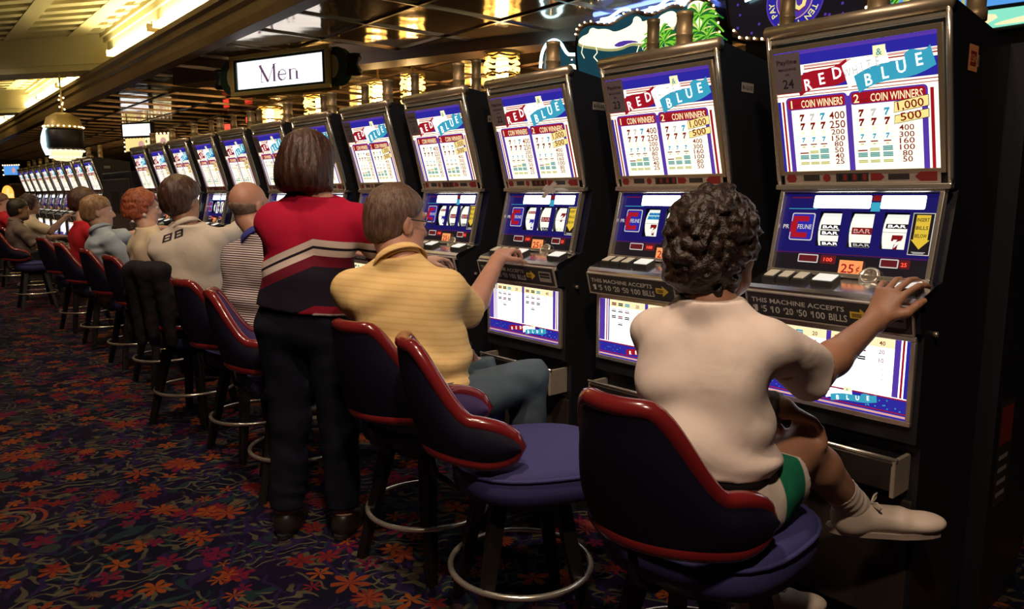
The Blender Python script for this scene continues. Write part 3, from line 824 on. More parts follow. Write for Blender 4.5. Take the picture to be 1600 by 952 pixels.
def neon_tube(t, pts, r=.011, m='neon', y=-.06):
    b = MB(); b.tube([(x, y, z) for x, z in smooth_poly(pts, 2, False)], r, M[m], 8); o = b.build('neon_tube', t)

OUT = [(-.660, 2.40), (-.646, 2.515), (-.624, 2.585), (-.519, 2.609), (-.371, 2.569), (-.272, 2.557), (-.19, 2.593), (-.07, 2.616), (.073, 2.557), (.173, 2.567), (.268, 2.591), (.364, 2.555), (.409, 2.589), (.487, 2.602), (.585, 2.54), (.631, 2.43), (.655, 2.314), (.662, 2.06), (-.60, 2.06)]
OUTs = smooth_poly(OUT, 1)
t = topper('storm cloud and palm tree lit sign with pale blue neon above machine 23', (4.2, 3.55, 0), OUTs, 2.08, (-.40, .60))
a = Art((0, -.036, 0), (1, 0, 0), (0, 0, 1), .0012)
cx, cz = .0, 2.33
a.poly([(cx+(x-cx)*.955, cz+(z-cz)*.88) for x, z in OUTs], 'skyteal', 0)
CL = [(-.62, 2.471), (-.577, 2.505), (-.502, 2.514), (-.495, 2.545), (-.458, 2.552), (-.414, 2.53), (-.356, 2.526), (-.299, 2.512), (-.242, 2.482), (-.133, 2.495), (-.074, 2.514), (-.069, 2.552), (-.036, 2.561), (.003, 2.535), (.011, 2.51), (.074, 2.518), (.15, 2.505), (.173, 2.53), (.27, 2.545), (.319, 2.504), (.299, 2.424), (.202, 2.421), (.104, 2.399), (.08, 2.364), (.003, 2.366), (-.076, 2.388), (-.184, 2.364), (-.324, 2.379), (-.44, 2.411), (-.56, 2.439)]
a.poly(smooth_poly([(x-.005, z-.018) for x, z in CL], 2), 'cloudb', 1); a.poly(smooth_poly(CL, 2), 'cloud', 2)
a.poly(smooth_poly([(-.26, 2.39), (-.18, 2.415), (-.06, 2.40), (.0, 2.375), (-.09, 2.388), (-.18, 2.370)], 1), 'lpurple', 3)
a.poly(smooth_poly([(.389, 2.47), (.392, 2.553), (.465, 2.575), (.544, 2.534), (.581, 2.449), (.574, 2.33), (.441, 2.30), (.379, 2.42)], 2), 'cloud', 2)
for L in ([(-.56, 2.439), (-.574, 2.388), (-.543, 2.342)], [(-.425, 2.409), (-.41, 2.365), (-.446, 2.339), (-.386, 2.285)], [(-.01, 2.358), (-.034, 2.303)], [(.029, 2.362), (.024, 2.324)]): a.stroke(L, .007, 'cloud', 3)
for u, v, r, s in ((.492, 2.47, .14, 1), (.50, 2.36, .15, 2), (.178, 2.40, .12, 3), (.13, 2.36, .10, 4), (.22, 2.35, .12, 5), (.40, 2.31, .10, 6), (.57, 2.32, .12, 7)):
    a.stroke([(u, v), (u+.01, v-.16)], .012, 'lolive', 3); fronds(a, u, v, r*1.3, 11, l=5+s*2, seed=s)
a.build('scene_panel', t)
bulbs(t, smooth_poly(OUT, 1)[2:36], .055, .0075)
neon_tube(t, [(-.357, 2.587), (-.273, 2.583), (-.204, 2.61), (-.15, 2.622), (-.103, 2.612)]); neon_tube(t, [(.091, 2.585), (.172, 2.577), (.22, 2.605), (.268, 2.618), (.327, 2.602), (.387, 2.552)])
neon_tube(t, [(-.62, 2.625), (-.3, 2.63), (.2, 2.635), (.6, 2.625)], .016, 'neonb', .14); neon_tube(t, [(-.6, 2.50), (-.1, 2.56), (.6, 2.50)], .016, 'neonb', .16)

ARC = [(-.49, 2.06), (-.49, 2.36), (-.475, 2.48), (-.41, 2.55), (-.33, 2.565), (-.25, 2.53), (-.20, 2.46), (-.16, 2.42), (-.06, 2.41), (.0, 2.33), (.02, 2.06)]
t = topper('arched pale blue neon sign with an orange emblem, left of the storm cloud sign', (4.36, 4.47, 0), [(x+.22, z) for x, z in ARC], 2.08, (-.24, .0))
a = Art((.22, -.036, 0), (1, 0, 0), (0, 0, 1), .0012)
a.poly([(-.23+(x+.23)*.9, 2.3+(z-2.3)*.88) for x, z in ARC], 'skyteal', 0)
a.disc(-.36, 2.42, .062, 'lolive', 1, 20, .085); a.disc(-.36, 2.42, .052, 'lred', 2, 20, .074); a.disc(-.35, 2.43, .026, 'lyellow', 3, 12, .040); a.disc(-.365, 2.40, .018, 'lblack', 4, 10)
a.poly(smooth_poly([(-.20, 2.30), (-.19, 2.36), (-.10, 2.355), (-.08, 2.30)], 1), 'cloud', 1); a.disc(-.03, 2.31, .035, 'lteal', 2, 14); a.disc(-.03, 2.31, .022, 'cloud', 3, 12)
a.build('scene_panel', t)
neon_tube(t, [(x+.22, z+.008) for x, z in ARC[1:9]], .012); bulbs(t, [(x+.24, z-.03) for x, z in ARC[3:9]], .05, .006)

# the TEN TIMES PAY wheel sign
TEN = [(-.375, 2.06), (-.37, 2.60), (-.329, 2.62), (.50, 2.62), (.541, 2.50), (.535, 2.30), (.40, 2.285), (.10, 2.262), (-.10, 2.258), (-.25, 2.285), (-.32, 2.36), (-.33, 2.06)]
TEN = [(-.385, 2.60), (.50, 2.62), (.545, 2.50), (.535, 2.31), (.40, 2.275), (.10, 2.245), (-.10, 2.243), (-.26, 2.275), (-.345, 2.37)]
t = topper('dark purple wheel sign reading TEN TIMES PAY with a gold 10', (4.2, 2.50, 0), TEN, 2.26, (-.24, .40))
a = Art((0, -.036, 0), (1, 0, 0), (0, 0, 1), .0012)
a.poly([(.08+(x-.08)*.95, 2.43+(z-2.43)*.9) for x, z in TEN], 'lblack', 0)
rnd = random.Random(5)
for i in range(26): a.disc(-.28+.75*rnd.random(), 2.28+.3*rnd.random(), .009, 'lpurple', 1, 6)
c0 = (.103, 2.445)
a.disc(*c0, .182, 'lpurple', 2, 40); a.disc(*c0, .172, 'lblue', 3, 40); a.disc(*c0, .115, 'lpink', 4, 32); a.disc(*c0, .109, 'lpurple', 5, 32)
def arc_text(s, r, a0, a1, h, m):
    n = len(s)
    for i, ch in enumerate(s):
        if ch == ' ': continue
        an = R(a0+(a1-a0)*(i+.5)/n); rot = an-math.pi/2
        a.txt(ch, c0[0]+r*math.cos(an), c0[1]+r*math.sin(an), h, m, 6, rot=rot)
arc_text('TEN TIMES PAY', .126, -20, -180, .036, 'lyellow')
arc_text('TEN TIMES PAY', .126, 165, 5, .036, 'lyellow')
a.txt('10', c0[0]-.004, c0[1]-.070, .135, 'ldred', 6, width=.17); a.txt('10', c0[0], c0[1]-.064, .135, 'lyellow', 7, width=.165)
a.build('wheel_panel', t)
for z, x0, x1 in ((2.56, -.20, -.06), (2.535, -.23, -.07), (2.51, -.21, -.09)): neon_tube(t, [(x0, z-.02), (x1, z)], .008)
bulbs(t, [(x*.98, z+.012) for x, z in TEN[3:9]], .05, .008); bulbs(t, [(x*.99+.004, z-.005) for x, z in TEN[0:4]], .06, .008)

SEA = [(-.40, 2.60), (.55, 2.62), (.55, 2.10), (-.02, 2.10), (-.36, 2.24)]
t = topper('blue sky and palm lit sign over an aqua strip at the right edge', (4.2, 1.5, 0), SEA, 2.105, (-.0, .50))
a = Art((0, -.036, 0), (1, 0, 0), (0, 0, 1), .0012)
a.poly([(-.38, 2.58), (.53, 2.60), (.53, 2.205), (-.02, 2.225), (-.34, 2.26)], 'skyblue', 0)
a.poly([(.0, 2.205), (.53, 2.185), (.53, 2.115), (.07, 2.115)], 'aqua', 1)
a.poly(smooth_poly([(.14, 2.135), (.30, 2.155), (.50, 2.145), (.50, 2.125), (.16, 2.122)], 1), 'lcream', 2); a.poly(smooth_poly([(.0, 2.195), (.06, 2.195), (.18, 2.17), (.10, 2.13), (.05, 2.15)], 1), 'lcream', 2)
a.rect(-.09, 2.2, -.035, 2.6, 'lblack', 3)
for u, v, r, s in ((-.28, 2.36, .14, 11), (-.20, 2.31, .12, 12), (.05, 2.44, .13, 13), (.0, 2.33, .10, 14)):
    a.stroke([(u, v), (u+.005, v-.12)], .014, 'lolive', 3); fronds(a, u, v, r, 9, l=5, seed=s)
a.build('scene_panel', t)
bulbs(t, [(-.38, 2.27), (-.02, 2.16)], .05, .008)

# gold beaded lanterns hung under the mirrored ceiling; far-back row added to brighten it
M['lampcore'] = emat('warm_lamp_core', (1, .66, .30), 30.0, True)
M['beadglow'] = emat('lit_gold_beads', (1, .56, .13), 4.5, True)
for i, (x, y, w, lab) in enumerate(((4.3, 5.24, .15, 'nearest, right of the Men sign'), (4.3, 6.69, .12, 'second, above the row behind the woman in red'), (4.3, 7.40, .11, 'third, just right of the Men sign'), (4.3, 8.82, .19, 'wide one below the right end of the Men sign'), (4.3, 10.4, .16, 'fifth, below the Men sign'), (6.4, 5.6, .17, 'added far back to light it, right of the others'), (6.4, 8.4, .17, 'added far back to light it, second from the right'), (6.4, 11.6, .17, 'added far back to light it, third from the right'), (6.4, 15.0, .17, 'added far back to light it, leftmost'))):
    t = thing('gold_lantern', 'gold beaded lantern under the ceiling, '+lab, 'lantern', (x, y, 2.40), R(-50), 'gold beaded lanterns')
    b = MB()
    for r in range(6):
        z = -.13+.05*r
        pts = [(w*math.cos(2*math.pi*k/16), w*math.sin(2*math.pi*k/16), z+.010*math.sin(k*2.3+r)) for k in range(16)]
        b.tube(pts, .011, M['beadglow'] if r % 3 != 2 else M['gold'], 6, True)
    for k in range(14): b.sphere((w*1.03*math.cos(k*.449), w*1.03*math.sin(k*.449), -.10+.05*(k % 5)), .014, M['beadglow'], 6, 4)
    b.build('beads', t)
    b = MB(); b.lathe([(.0, .14), (w*1.06, .14), (w*1.06, .165), (.02, .18), (.012, .26), (0, .26)], M['gold'], 16); b.build('canopy', t)

    b = MB(); b.lathe([(0, -.11), (.05, -.11), (.055, -.08), (.055, .08), (.05, .11), (0, .11)], M['lampcore'], 12); b.build('lamp_core', t)
# blank lit white sign far along the aisle, and small red lights
t = thing('lit_sign', 'small blank glowing white sign far down the room, left of the Men sign', 'sign', (3.53, 14.3, 2.44), R(-62))
b = MB(); b.box((-.36, -.03, -.13), (.36, .04, .13), M['plated'], .01); b.build('case', t)
a = Art((-.32, -.034, -.10), (1, 0, 0), (0, 0, 1), .001); a.rect(0, 0, .64, .20, 'signlit', 0); a.build('lit_panel', t)
b = MB()
for s in (-.25, .25): b.tube([(s, 0, .12), (s, 0, .22)], .01, M['gold'])
b.build('hanger', t)
for (x, y, z, lab, w) in ((4.6, 11.9, 2.50, 'red glowing exit light under the ceiling, right of the other', .07), (4.6, 12.9, 2.46, 'red glowing light just above the lit row, left of the other', .06)):
    t = thing('exit_sign', lab, 'light', (x, y, z), R(-60), 'red lights in the distance')
    b = MB(); b.box((-w-.02, -.02, -.06), (w+.02, .05, .06), M['plated'], .008); b.tube([(0, .015, .06), (0, .015, CZ-z)], .008, M['plated']); b.build('case', t)
    a = Art((-w, -.024, -.045), (1, 0, 0), (0, 0, 1)); a.rect(0, 0, 2*w, .09, 'led', 0); a.build('lens', t)
# round hanging sign with bulbs
t = thing('carousel_sign', 'round hanging sign of gold and black tiers ringed with bulbs at far left', 'sign', (2.0, 11.9, 2.08))
b = MB(); b.lathe([(0, .36), (.08, .35), (.20, .28), (.235, .16), (.235, .13), (0, .13)], M['gold'], 24); b.lathe([(0, .36), (.012, .36), (.012, .86), (0, .86)], M['gold'], 8); b.build('dome', t)
b = MB(); b.lathe([(0, -.15), (.215, -.15), (.235, -.12), (.235, .10), (.215, .13), (0, .13)], M['black'], 24); b.build('drum', t)
b = MB(); b.lathe([(0, -.30), (.12, -.29), (.19, -.24), (.22, -.15), (0, -.15)], M['lcream'], 24); b.build('bowl', t)
b = MB()
for k in range(22):
    an = 2*math.pi*k/22
    for z, r in ((.16, .242), (-.16, .228), (-.25, .19)): b.sphere((r*math.cos(an), r*math.sin(an), z), .011, M['bulb'], 6, 4)
for k in range(7): b.sphere((.03*math.cos(k*2.4), .03*math.sin(k*2.4), .40+.03*k), .012, M['bulb'], 6, 4)
b.build('bulbs', t)
b = MB(); n = 14; pts = [(-.235-.045*math.sin(math.pi*k/n), -.02, -.22+.36*k/n) for k in range(n+1)]+[(-.20, -.02, .14), (-.19, -.02, -.22)]
slab(b, [(p[0], p[2]) for p in pts], -.05, .02, M['neon']); b.build('neon_panel', t)
# round-topped orange machine and small lit signs in the far distance
t = thing('wheel_machine', 'round-topped machine glowing orange and yellow at the far left', 'slot machine', (2.35, 21.6, 0), R(-70))
b = MB(); b.box((-.32, 0, 0), (.32, .5, 1.22), M['black'], .01); slab(b, [(-.32, 1.2)]+[(-.32*math.cos(math.pi*k/16), 1.36+.24*math.sin(math.pi*k/16)) for k in range(17)]+[(.32, 1.2)], .0, .3, M['marq']); b.build('body', t)
a = Art((0, -.006, 1.24), (1, 0, 0), (0, 0, 1), .001)
a.poly([(-.29, 0)]+[(-.29*math.cos(math.pi*k/16), .12+.21*math.sin(math.pi*k/16)) for k in range(17)]+[(.29, 0)], 'orange', 0)
M['oglow'] = emat('lit_orange_glass', (1, .42, .06), 1.6, True)
a.poly([(-.27, .01)]+[(-.27*math.cos(math.pi*k/16), .12+.19*math.sin(math.pi*k/16)) for k in range(17)]+[(.27, .01)], 'oglow', 1); a.rect(-.24, .02, .24, .12, 'lyellow', 2); a.disc(0, .18, .07, 'lyellow', 2)
a.build('lit_glass', t)
for (x, y, z, w, h, m, nm, lab) in ((2.76, 24.2, 1.98, .30, .12, 'skyblue', 'lit_sign', 'tiny blue lit sign in the far distance at left'), (4.2, 15.5, 2.34, .32, .13, 'lcream', 'neon_topper', 'pale lit sign behind the far end of the row, right of the yellow one'), (4.2, 17.1, 2.36, .34, .13, 'lyellow', 'neon_topper', 'yellow lit sign behind the far end of the row')):
    t = thing(nm, lab, 'sign', (x, y, 0), R(-62), 'small lit signs in the distance')
    b = MB(); b.box((-w-.04, 0, z-h-.04), (w+.04, .10, z+h+.04), M['marq'], .01); b.box((-.2, .02, 0), (.2, .35, z-h-.04), M['black'], .01); b.build('case', t)
    a = Art((-w, -.003, z-h), (1, 0, 0), (0, 0, 1), .001); a.rect(0, 0, 2*w, 2*h, m, 0); a.disc(w*1.3, h, h*.6, 'lpink', 1); a.build('lit_panel', t)
    bulbs(t, [(-w-.02, z-h), (-w-.02, z+h+.02), (w+.02, z+h+.02), (w+.02, z-h)], .09, .016, -.01)
# ------------------------------------------------------------------ stools
M['rim'] = mat('burgundy_lacquered_wood', (.16, .012, .014), .22, coat=.6, var=.25, vscale=10)
M['navyout'] = mat('dark_navy_vinyl', (.005, .004, .016), .6, spec=.25, bump=.05, bscale=150)
M['purplein'] = mat('purple_fabric', (.040, .018, .095), .75, bump=.1, bscale=250)
M['bluefab'] = mat('blue_fabric', (.036, .034, .150), .8, bump=.1, bscale=250)
M['legwood'] = mat('dark_stained_wood', (.005, .0035, .003), .45)
def shell_pt(ph, z, off, Rx=.212, Ry=.198):
    c, s = math.cos(ph), math.sin(ph)
    lean = (z-.54)*.22*max(0, c)**.7
    return Vector((-.06-(Rx+off)*c-lean, (Ry+off)*s, z))
PM = R(90)
def sh_top(ph):
    a = abs(ph); f = min(1, max(0, (math.degrees(a)-20)/40)); f = f*f*(3-2*f)
    return .905-.20*f-.012*max(0, (math.degrees(a)-58)/32)
def sh_bot(ph): return .600-.022*(1-math.cos(min(abs(ph), PM)))
def sh_lim(ph):
    t, b = sh_top(ph), sh_bot(ph); a = abs(ph); p0 = R(62)
    if a > p0:
        q = (a-p0)/(PM-p0); h = math.sqrt(max(0, 1-q*q)); mid = (t+b)/2; hh = (t-b)/2*h
        return mid+hh, mid-hh
    return t, b
def make_stool(label):
    t = thing('casino_stool', label, 'stool', (0, 0, 0), 0)
    # seat: rounded cushion with welt
    def seat_ring(r, z, x0=.045):
        o = []
        for k in range(36):
            a = 2*math.pi*k/36; c, s = math.cos(a), math.sin(a); e = (abs(c)**2.7+abs(s)**2.7)**(-1/2.7)
            o.append((x0+r*1.05*e*c, r*e*s*.98, z))
        return o
    b = MB(); rings = [(.205, .455), (.232, .465), (.238, .50), (.238, .535), (.228, .556), (.20, .568), (.12, .576), (.03, .578)]
    vs = []
    for r, z in rings: vs += seat_ring(r, z)
    fs = [(i*36+k, i*36+(k+1) % 36, (i+1)*36+(k+1) % 36, (i+1)*36+k) for i in range(len(rings)-1) for k in range(36)]
    fs += [tuple(range(35, -1, -1)), tuple((len(rings)-1)*36+k for k in range(36))]
    b.add(vs, fs, M['bluefab'], True); s = b.build('seat', t)
    b = MB(); b.tube(seat_ring(.238, .540), .006, M['bluefab'], 6, True); b.build('welt', s)
    # wrap-around back
    n, m = 48, 8; b = MB()
    def surf(off, mt, flip):
        vs = []; fs = []
        for i in range(n+1):
            ph = -PM*.995+2*PM*.995*i/n; tp, bt = sh_lim(ph)
            for j in range(m+1):
                f = j/m; z = bt+(tp-bt)*f; pad = .014*math.sin(math.pi*f)
                vs.append(shell_pt(ph, z, off+(pad if off > 0 else -pad*1.4)))
        for i in range(n):
            for j in range(m):
                q = (i*(m+1)+j, (i+1)*(m+1)+j, (i+1)*(m+1)+j+1, i*(m+1)+j+1)
                fs.append(q[::-1] if flip else q)
        b.add(vs, fs, mt, True)
    surf(.016, M['navyout'], True); surf(-.016, M['purplein'], False)
    bk = b.build('backrest', t)
    loop = []
    for i in range(n+1): ph = -PM+2*PM*i/n; loop.append(shell_pt(ph, sh_lim(ph)[0], 0))
    for i in range(n-1, 0, -1): ph = -PM+2*PM*i/n; loop.append(shell_pt(ph, sh_lim(ph)[1], 0))
    b = MB(); b.tube(loop, .0215, M['rim'], 10, True); o = b.build('rim', bk); o['label'] = 'glossy burgundy wooden rim'
    b = MB(); b.tube([(-.06, 0, .446), (-.19, 0, .446), (-.262, 0, .50), (-.278, 0, .61)], .011, M['legwood'], 8); b.build('back_bracket', t)
    b = MB(); b.lathe([(.0, .40), (.11, .40), (.12, .43), (.12, .46), (0, .46)], M['legwood'], 20); b.build('swivel_plate', t)
    for sx in (-1, 1):
        for sy in (-1, 1):
            b = MB(); vs = []
            for z, c, w in ((0, .172, .016), (.43, .095, .024)):
                vs += [(sx*c-w, sy*c-w, z), (sx*c+w, sy*c-w, z), (sx*c+w, sy*c+w, z), (sx*c-w, sy*c+w, z)]
            b.add(vs, [(3, 2, 1, 0), (4, 5, 6, 7), (0, 1, 5, 4), (1, 2, 6, 5), (2, 3, 7, 6), (3, 0, 4, 7)], M['legwood']); b.build('leg', t, .004)
    b = MB(); b.tube([(.218*math.cos(2*math.pi*k/48), .218*math.sin(2*math.pi*k/48), .19) for k in range(48)], .0095, M['chrome'], 8, True); o = b.build('foot_ring', t); o['label'] = 'chrome foot ring'
    return t
ST = [(1.43, 1.00, 5, 'burgundy-rimmed stool under the woman in white, nearest the camera'),
      (1.42, 1.645, -25, 'empty stool with a lit blue seat behind the woman in white'),
      (1.44, 2.195, 14, 'burgundy-rimmed stool under the man in the yellow polo shirt'),
      (1.36, 3.12, -22, 'empty stool behind the standing woman in red, its blue seat showing'),
      (1.40, 3.76, 8, 'stool under the bald man in the striped polo shirt'),
      (1.33, 4.52, 38, 'stool with a black jacket draped over its back'),
      (1.46, 5.55, 6, 'stool under the red-haired woman in cream'),
      (1.46, 6.32, 4, 'stool under the man in the light blue shirt'),
      (1.45, 7.30, 2, 'stool under the person in red behind the man in light blue'),
      (1.45, 8.30, 10, 'empty stool before the last machine of the lit row'),
      (1.30, 10.25, 0, 'stool under the man in grey at the far left'),
      (1.45, 11.25, 4, 'stool under the woman with a pale collar at the far left'),
      (1.40, 12.75, 0, 'stool under the person in red at the far left edge'),
      (1.45, 13.9, 0, 'empty stool farthest down the aisle, past the person in red')]
stool0 = None
for x, y, a, lab in ST:
    if stool0 is None: stool0 = make_stool(lab); o = stool0
    else: o = copy_tree(stool0)
    o.location = (x, y, 0); o.rotation_euler = (0, 0, R(a)); tag(o, lab, 'stool', 'casino stools along the lit row')
# ------------------------------------------------------------------ people: signed-distance bodies meshed by surface nets
NR = np.random.RandomState(3)
LAT = NR.rand(32, 32, 32).astype(np.float32)
def vnoise(p):
    i = np.floor(p).astype(np.int32); f = (p-i).astype(np.float32); f = f*f*(3-2*f); i &= 31; j = (i+1) & 31
    def L(a, b, c): return LAT[a[..., 0], b[..., 1], c[..., 2]]
    x0 = L(i, i, i)*(1-f[..., 0])+L(j, i, i)*f[..., 0]; x1 = L(i, j, i)*(1-f[..., 0])+L(j, j, i)*f[..., 0]
    x2 = L(i, i, j)*(1-f[..., 0])+L(j, i, j)*f[..., 0]; x3 = L(i, j, j)*(1-f[..., 0])+L(j, j, j)*f[..., 0]
    return (x0*(1-f[..., 1])+x1*f[..., 1])*(1-f[..., 2])+(x2*(1-f[..., 1])+x3*f[..., 1])*f[..., 2]-.5
def smax(a, b, k):
    h = np.maximum(k-np.abs(a-b), 0)/k; return np.maximum(a, b)+h*h*k*.25
def A(v): return np.array(v, float)
def nrm(v): v = A(v); return v/(np.linalg.norm(v)+1e-9)

class SDF:
    """list of primitives; each: (bounds lo, hi, fn, k, sub)"""
    def __init__(s): s.ops = []
    def cone(s, a, b, ra, rb, k=.02, cutb=False, cuta=False, sub=False):
        a, b = A(a), A(b); d = b-a; L2 = d@d; L = math.sqrt(L2); m = max(ra, rb)
        def fn(p):
            q = p-a; t = np.clip(q@d/L2, 0, 1); r = np.linalg.norm(q-t[..., None]*d, axis=-1)-(ra+(rb-ra)*t)
            if cutb: r = np.maximum(r, (q@d)/L-L)
            if cuta: r = np.maximum(r, -(q@d)/L)
            return r
        s.ops.append((np.minimum(a, b)-m, np.maximum(a, b)+m, fn, k, sub)); return s
    def ell(s, c, r, axes=None, k=.02, sub=False):
        c, r = A(c), A(r); ax = np.eye(3) if axes is None else np.array([nrm(q) for q in axes]); m = r.max()
        def fn(p):
            q = (p-c)@ax.T; k0 = np.linalg.norm(q/r, axis=-1); k1 = np.linalg.norm(q/(r*r), axis=-1)
            return k0*(k0-1)/np.maximum(k1, 1e-6)
        s.ops.append((c-m, c+m, fn, k, sub)); return s
    def ecap(s, a, b, sa, sb, wa, wb, k=.04, cap=None):
        """elliptic capsule: side vector s, (w,d) radii at each end"""
        a, b = A(a), A(b); d = b-a; L = np.linalg.norm(d); ax = d/L
        side = nrm(A(sa)-ax*(A(sa)@ax)); sideb = nrm(A(sb)-ax*(A(sb)@ax)); m = max(*wa, *wb)
        def fn(p):
            q = p-a; h = q@ax; t = np.clip(h/L, 0, 1)
            sv = side[None]*(1-t[..., None])+sideb[None]*t[..., None] if p.ndim == 2 else side*(1-t[..., None])+sideb*t[..., None]
            sv = sv/np.linalg.norm(sv, axis=-1, keepdims=True); nv = np.cross(ax, sv)
            w = wa[0]+(wb[0]-wa[0])*t; dd = wa[1]+(wb[1]-wa[1])*t; e = h-t*L; re = np.minimum(w, dd)*.8
            x = (q*sv).sum(-1); y = (q*nv).sum(-1)
            k0 = np.sqrt((x/w)**2+(y/dd)**2+(e/re)**2); k1 = np.sqrt((x/w**2)**2+(y/dd**2)**2+(e/re**2)**2)
            return k0*(k0-1)/np.maximum(k1, 1e-5)
        s.ops.append((np.minimum(a, b)-m, np.maximum(a, b)+m, fn, k, False)); return s
    def mesh(s, name, vox, mats, parent=None, post=None, smooth=1, cuts=()):
        lo = np.min([o[0] for o in s.ops if not o[4]], 0)-vox*4; hi = np.max([o[1] for o in s.ops if not o[4]], 0)+vox*4
        n = np.ceil((hi-lo)/vox).astype(int)+1
        D = np.full(n, .5, np.float32); gx = [lo[i]+vox*np.arange(n[i]) for i in range(3)]
        for l, h, fn, k, sub in s.ops:
            pad = k+vox*3
            i0 = np.clip(np.floor((l-pad-lo)/vox).astype(int), 0, n-1); i1 = np.clip(np.ceil((h+pad-lo)/vox).astype(int)+1, 1, n)
            if (i1 <= i0).any(): continue
            sl = tuple(slice(a, b) for a, b in zip(i0, i1))
            P = np.stack(np.meshgrid(*[gx[i][sl[i]] for i in range(3)], indexing='ij'), -1)
            d = fn(P).astype(np.float32); c = D[sl]
            if sub:
                d = -d; hh = np.maximum(k-np.abs(c-d), 0)/max(k, 1e-6); D[sl] = np.maximum(c, d)+hh*hh*k*.25
            else:
                hh = np.maximum(k-np.abs(c-d), 0)/max(k, 1e-6); D[sl] = np.minimum(c, d)-hh*hh*k*.25
        if post is not None or cuts:
            near = np.where(D < .09); P = np.stack([gx[i][near[i]] for i in range(3)], -1)
            d = D[near]
            if post is not None: d = post(P, d)
            D[near] = d
            if cuts:
                P = np.stack(np.meshgrid(*gx, indexing='ij'), -1)
                for c0, nv in cuts:
                    D = np.maximum(D, ((P-A(c0))@nrm(nv)).astype(np.float32))
        v, f = surface_nets(D); v = lo+v*vox
        if smooth: v = lap(v, f, smooth)
        me = bpy.data.meshes.new(name)
        me.vertices.add(len(v)); me.vertices.foreach_set('co', v.astype(np.float32).ravel())
        me.loops.add(f.size); me.loops.foreach_set('vertex_index', f.astype(np.int32).ravel())
        me.polygons.add(len(f)); me.polygons.foreach_set('loop_start', np.arange(0, f.size, 4, dtype=np.int32))
        me.polygons.foreach_set('use_smooth', np.ones(len(f), bool)); me.update(calc_edges=True); me.validate()
        for m in (mats if isinstance(mats, (list, tuple)) else [mats]): me.materials.append(m)
        o = bpy.data.objects.new(name, me); COL.objects.link(o)
        if parent is not None: o.parent = parent
        return o

def surface_nets(D):
    ins = D < 0; nx, ny, nz = D.shape
    cnt = np.zeros((nx-1, ny-1, nz-1), np.int8)
    for i in (0, 1):
        for j in (0, 1):
            for k in (0, 1): cnt += ins[i:nx-1+i, j:ny-1+j, k:nz-1+k]
    act = (cnt > 0) & (cnt < 8); I = np.argwhere(act); idx = np.full(act.shape, -1, np.int64); idx[act] = np.arange(len(I))
    acc = np.zeros((len(I), 3)); w = np.zeros(len(I))
    C = [(i, j, k) for i in (0, 1) for j in (0, 1) for k in (0, 1)]
    vals = {c: D[I[:, 0]+c[0], I[:, 1]+c[1], I[:, 2]+c[2]] for c in C}
    for c in C:
        for ax in range(3):
            if c[ax] == 0:
                e = list(c); e[ax] = 1; e = tuple(e); a, b = vals[c], vals[e]; x = (a < 0) != (b < 0)
                t = np.where(x, a/np.where(x, a-b, 1), 0)
                p = np.tile(np.array(c, float), (len(I), 1)); p[:, ax] += t
                acc += p*x[:, None]; w += x
    V = I+acc/w[:, None]; F = []
    for ax in range(3):
        sl0 = [slice(None)]*3; sl1 = [slice(None)]*3; sl0[ax] = slice(0, -1); sl1[ax] = slice(1, None)
        a, b = ins[tuple(sl0)], ins[tuple(sl1)]; E = np.argwhere(a != b); o1, o2 = [q for q in range(3) if q != ax]
        ok = (E[:, o1] > 0) & (E[:, o2] > 0) & (E[:, o1] < D.shape[o1]-1) & (E[:, o2] < D.shape[o2]-1); E = E[ok]
        q = []
        for d1, d2 in ((-1, -1), (0, -1), (0, 0), (-1, 0)):
            G = E.copy(); G[:, o1] += d1; G[:, o2] += d2; q.append(idx[G[:, 0], G[:, 1], G[:, 2]])
        q = np.stack(q, 1); fl = a[E[:, 0], E[:, 1], E[:, 2]]
        if ax == 1: fl = ~fl
        q[~fl] = q[~fl][:, ::-1]; F.append(q)
    return V, np.concatenate(F)
def lap(v, f, it):
    for _ in range(it):
        s = np.zeros_like(v); c = np.zeros(len(v))
        for i in range(4):
            for j in ((i+1) % 4, (i-1) % 4):
                np.add.at(s, f[:, i], v[f[:, j]]); np.add.at(c, f[:, i], 1)
        v = v*.45+.55*s/np.maximum(c, 1)[:, None]
    return v

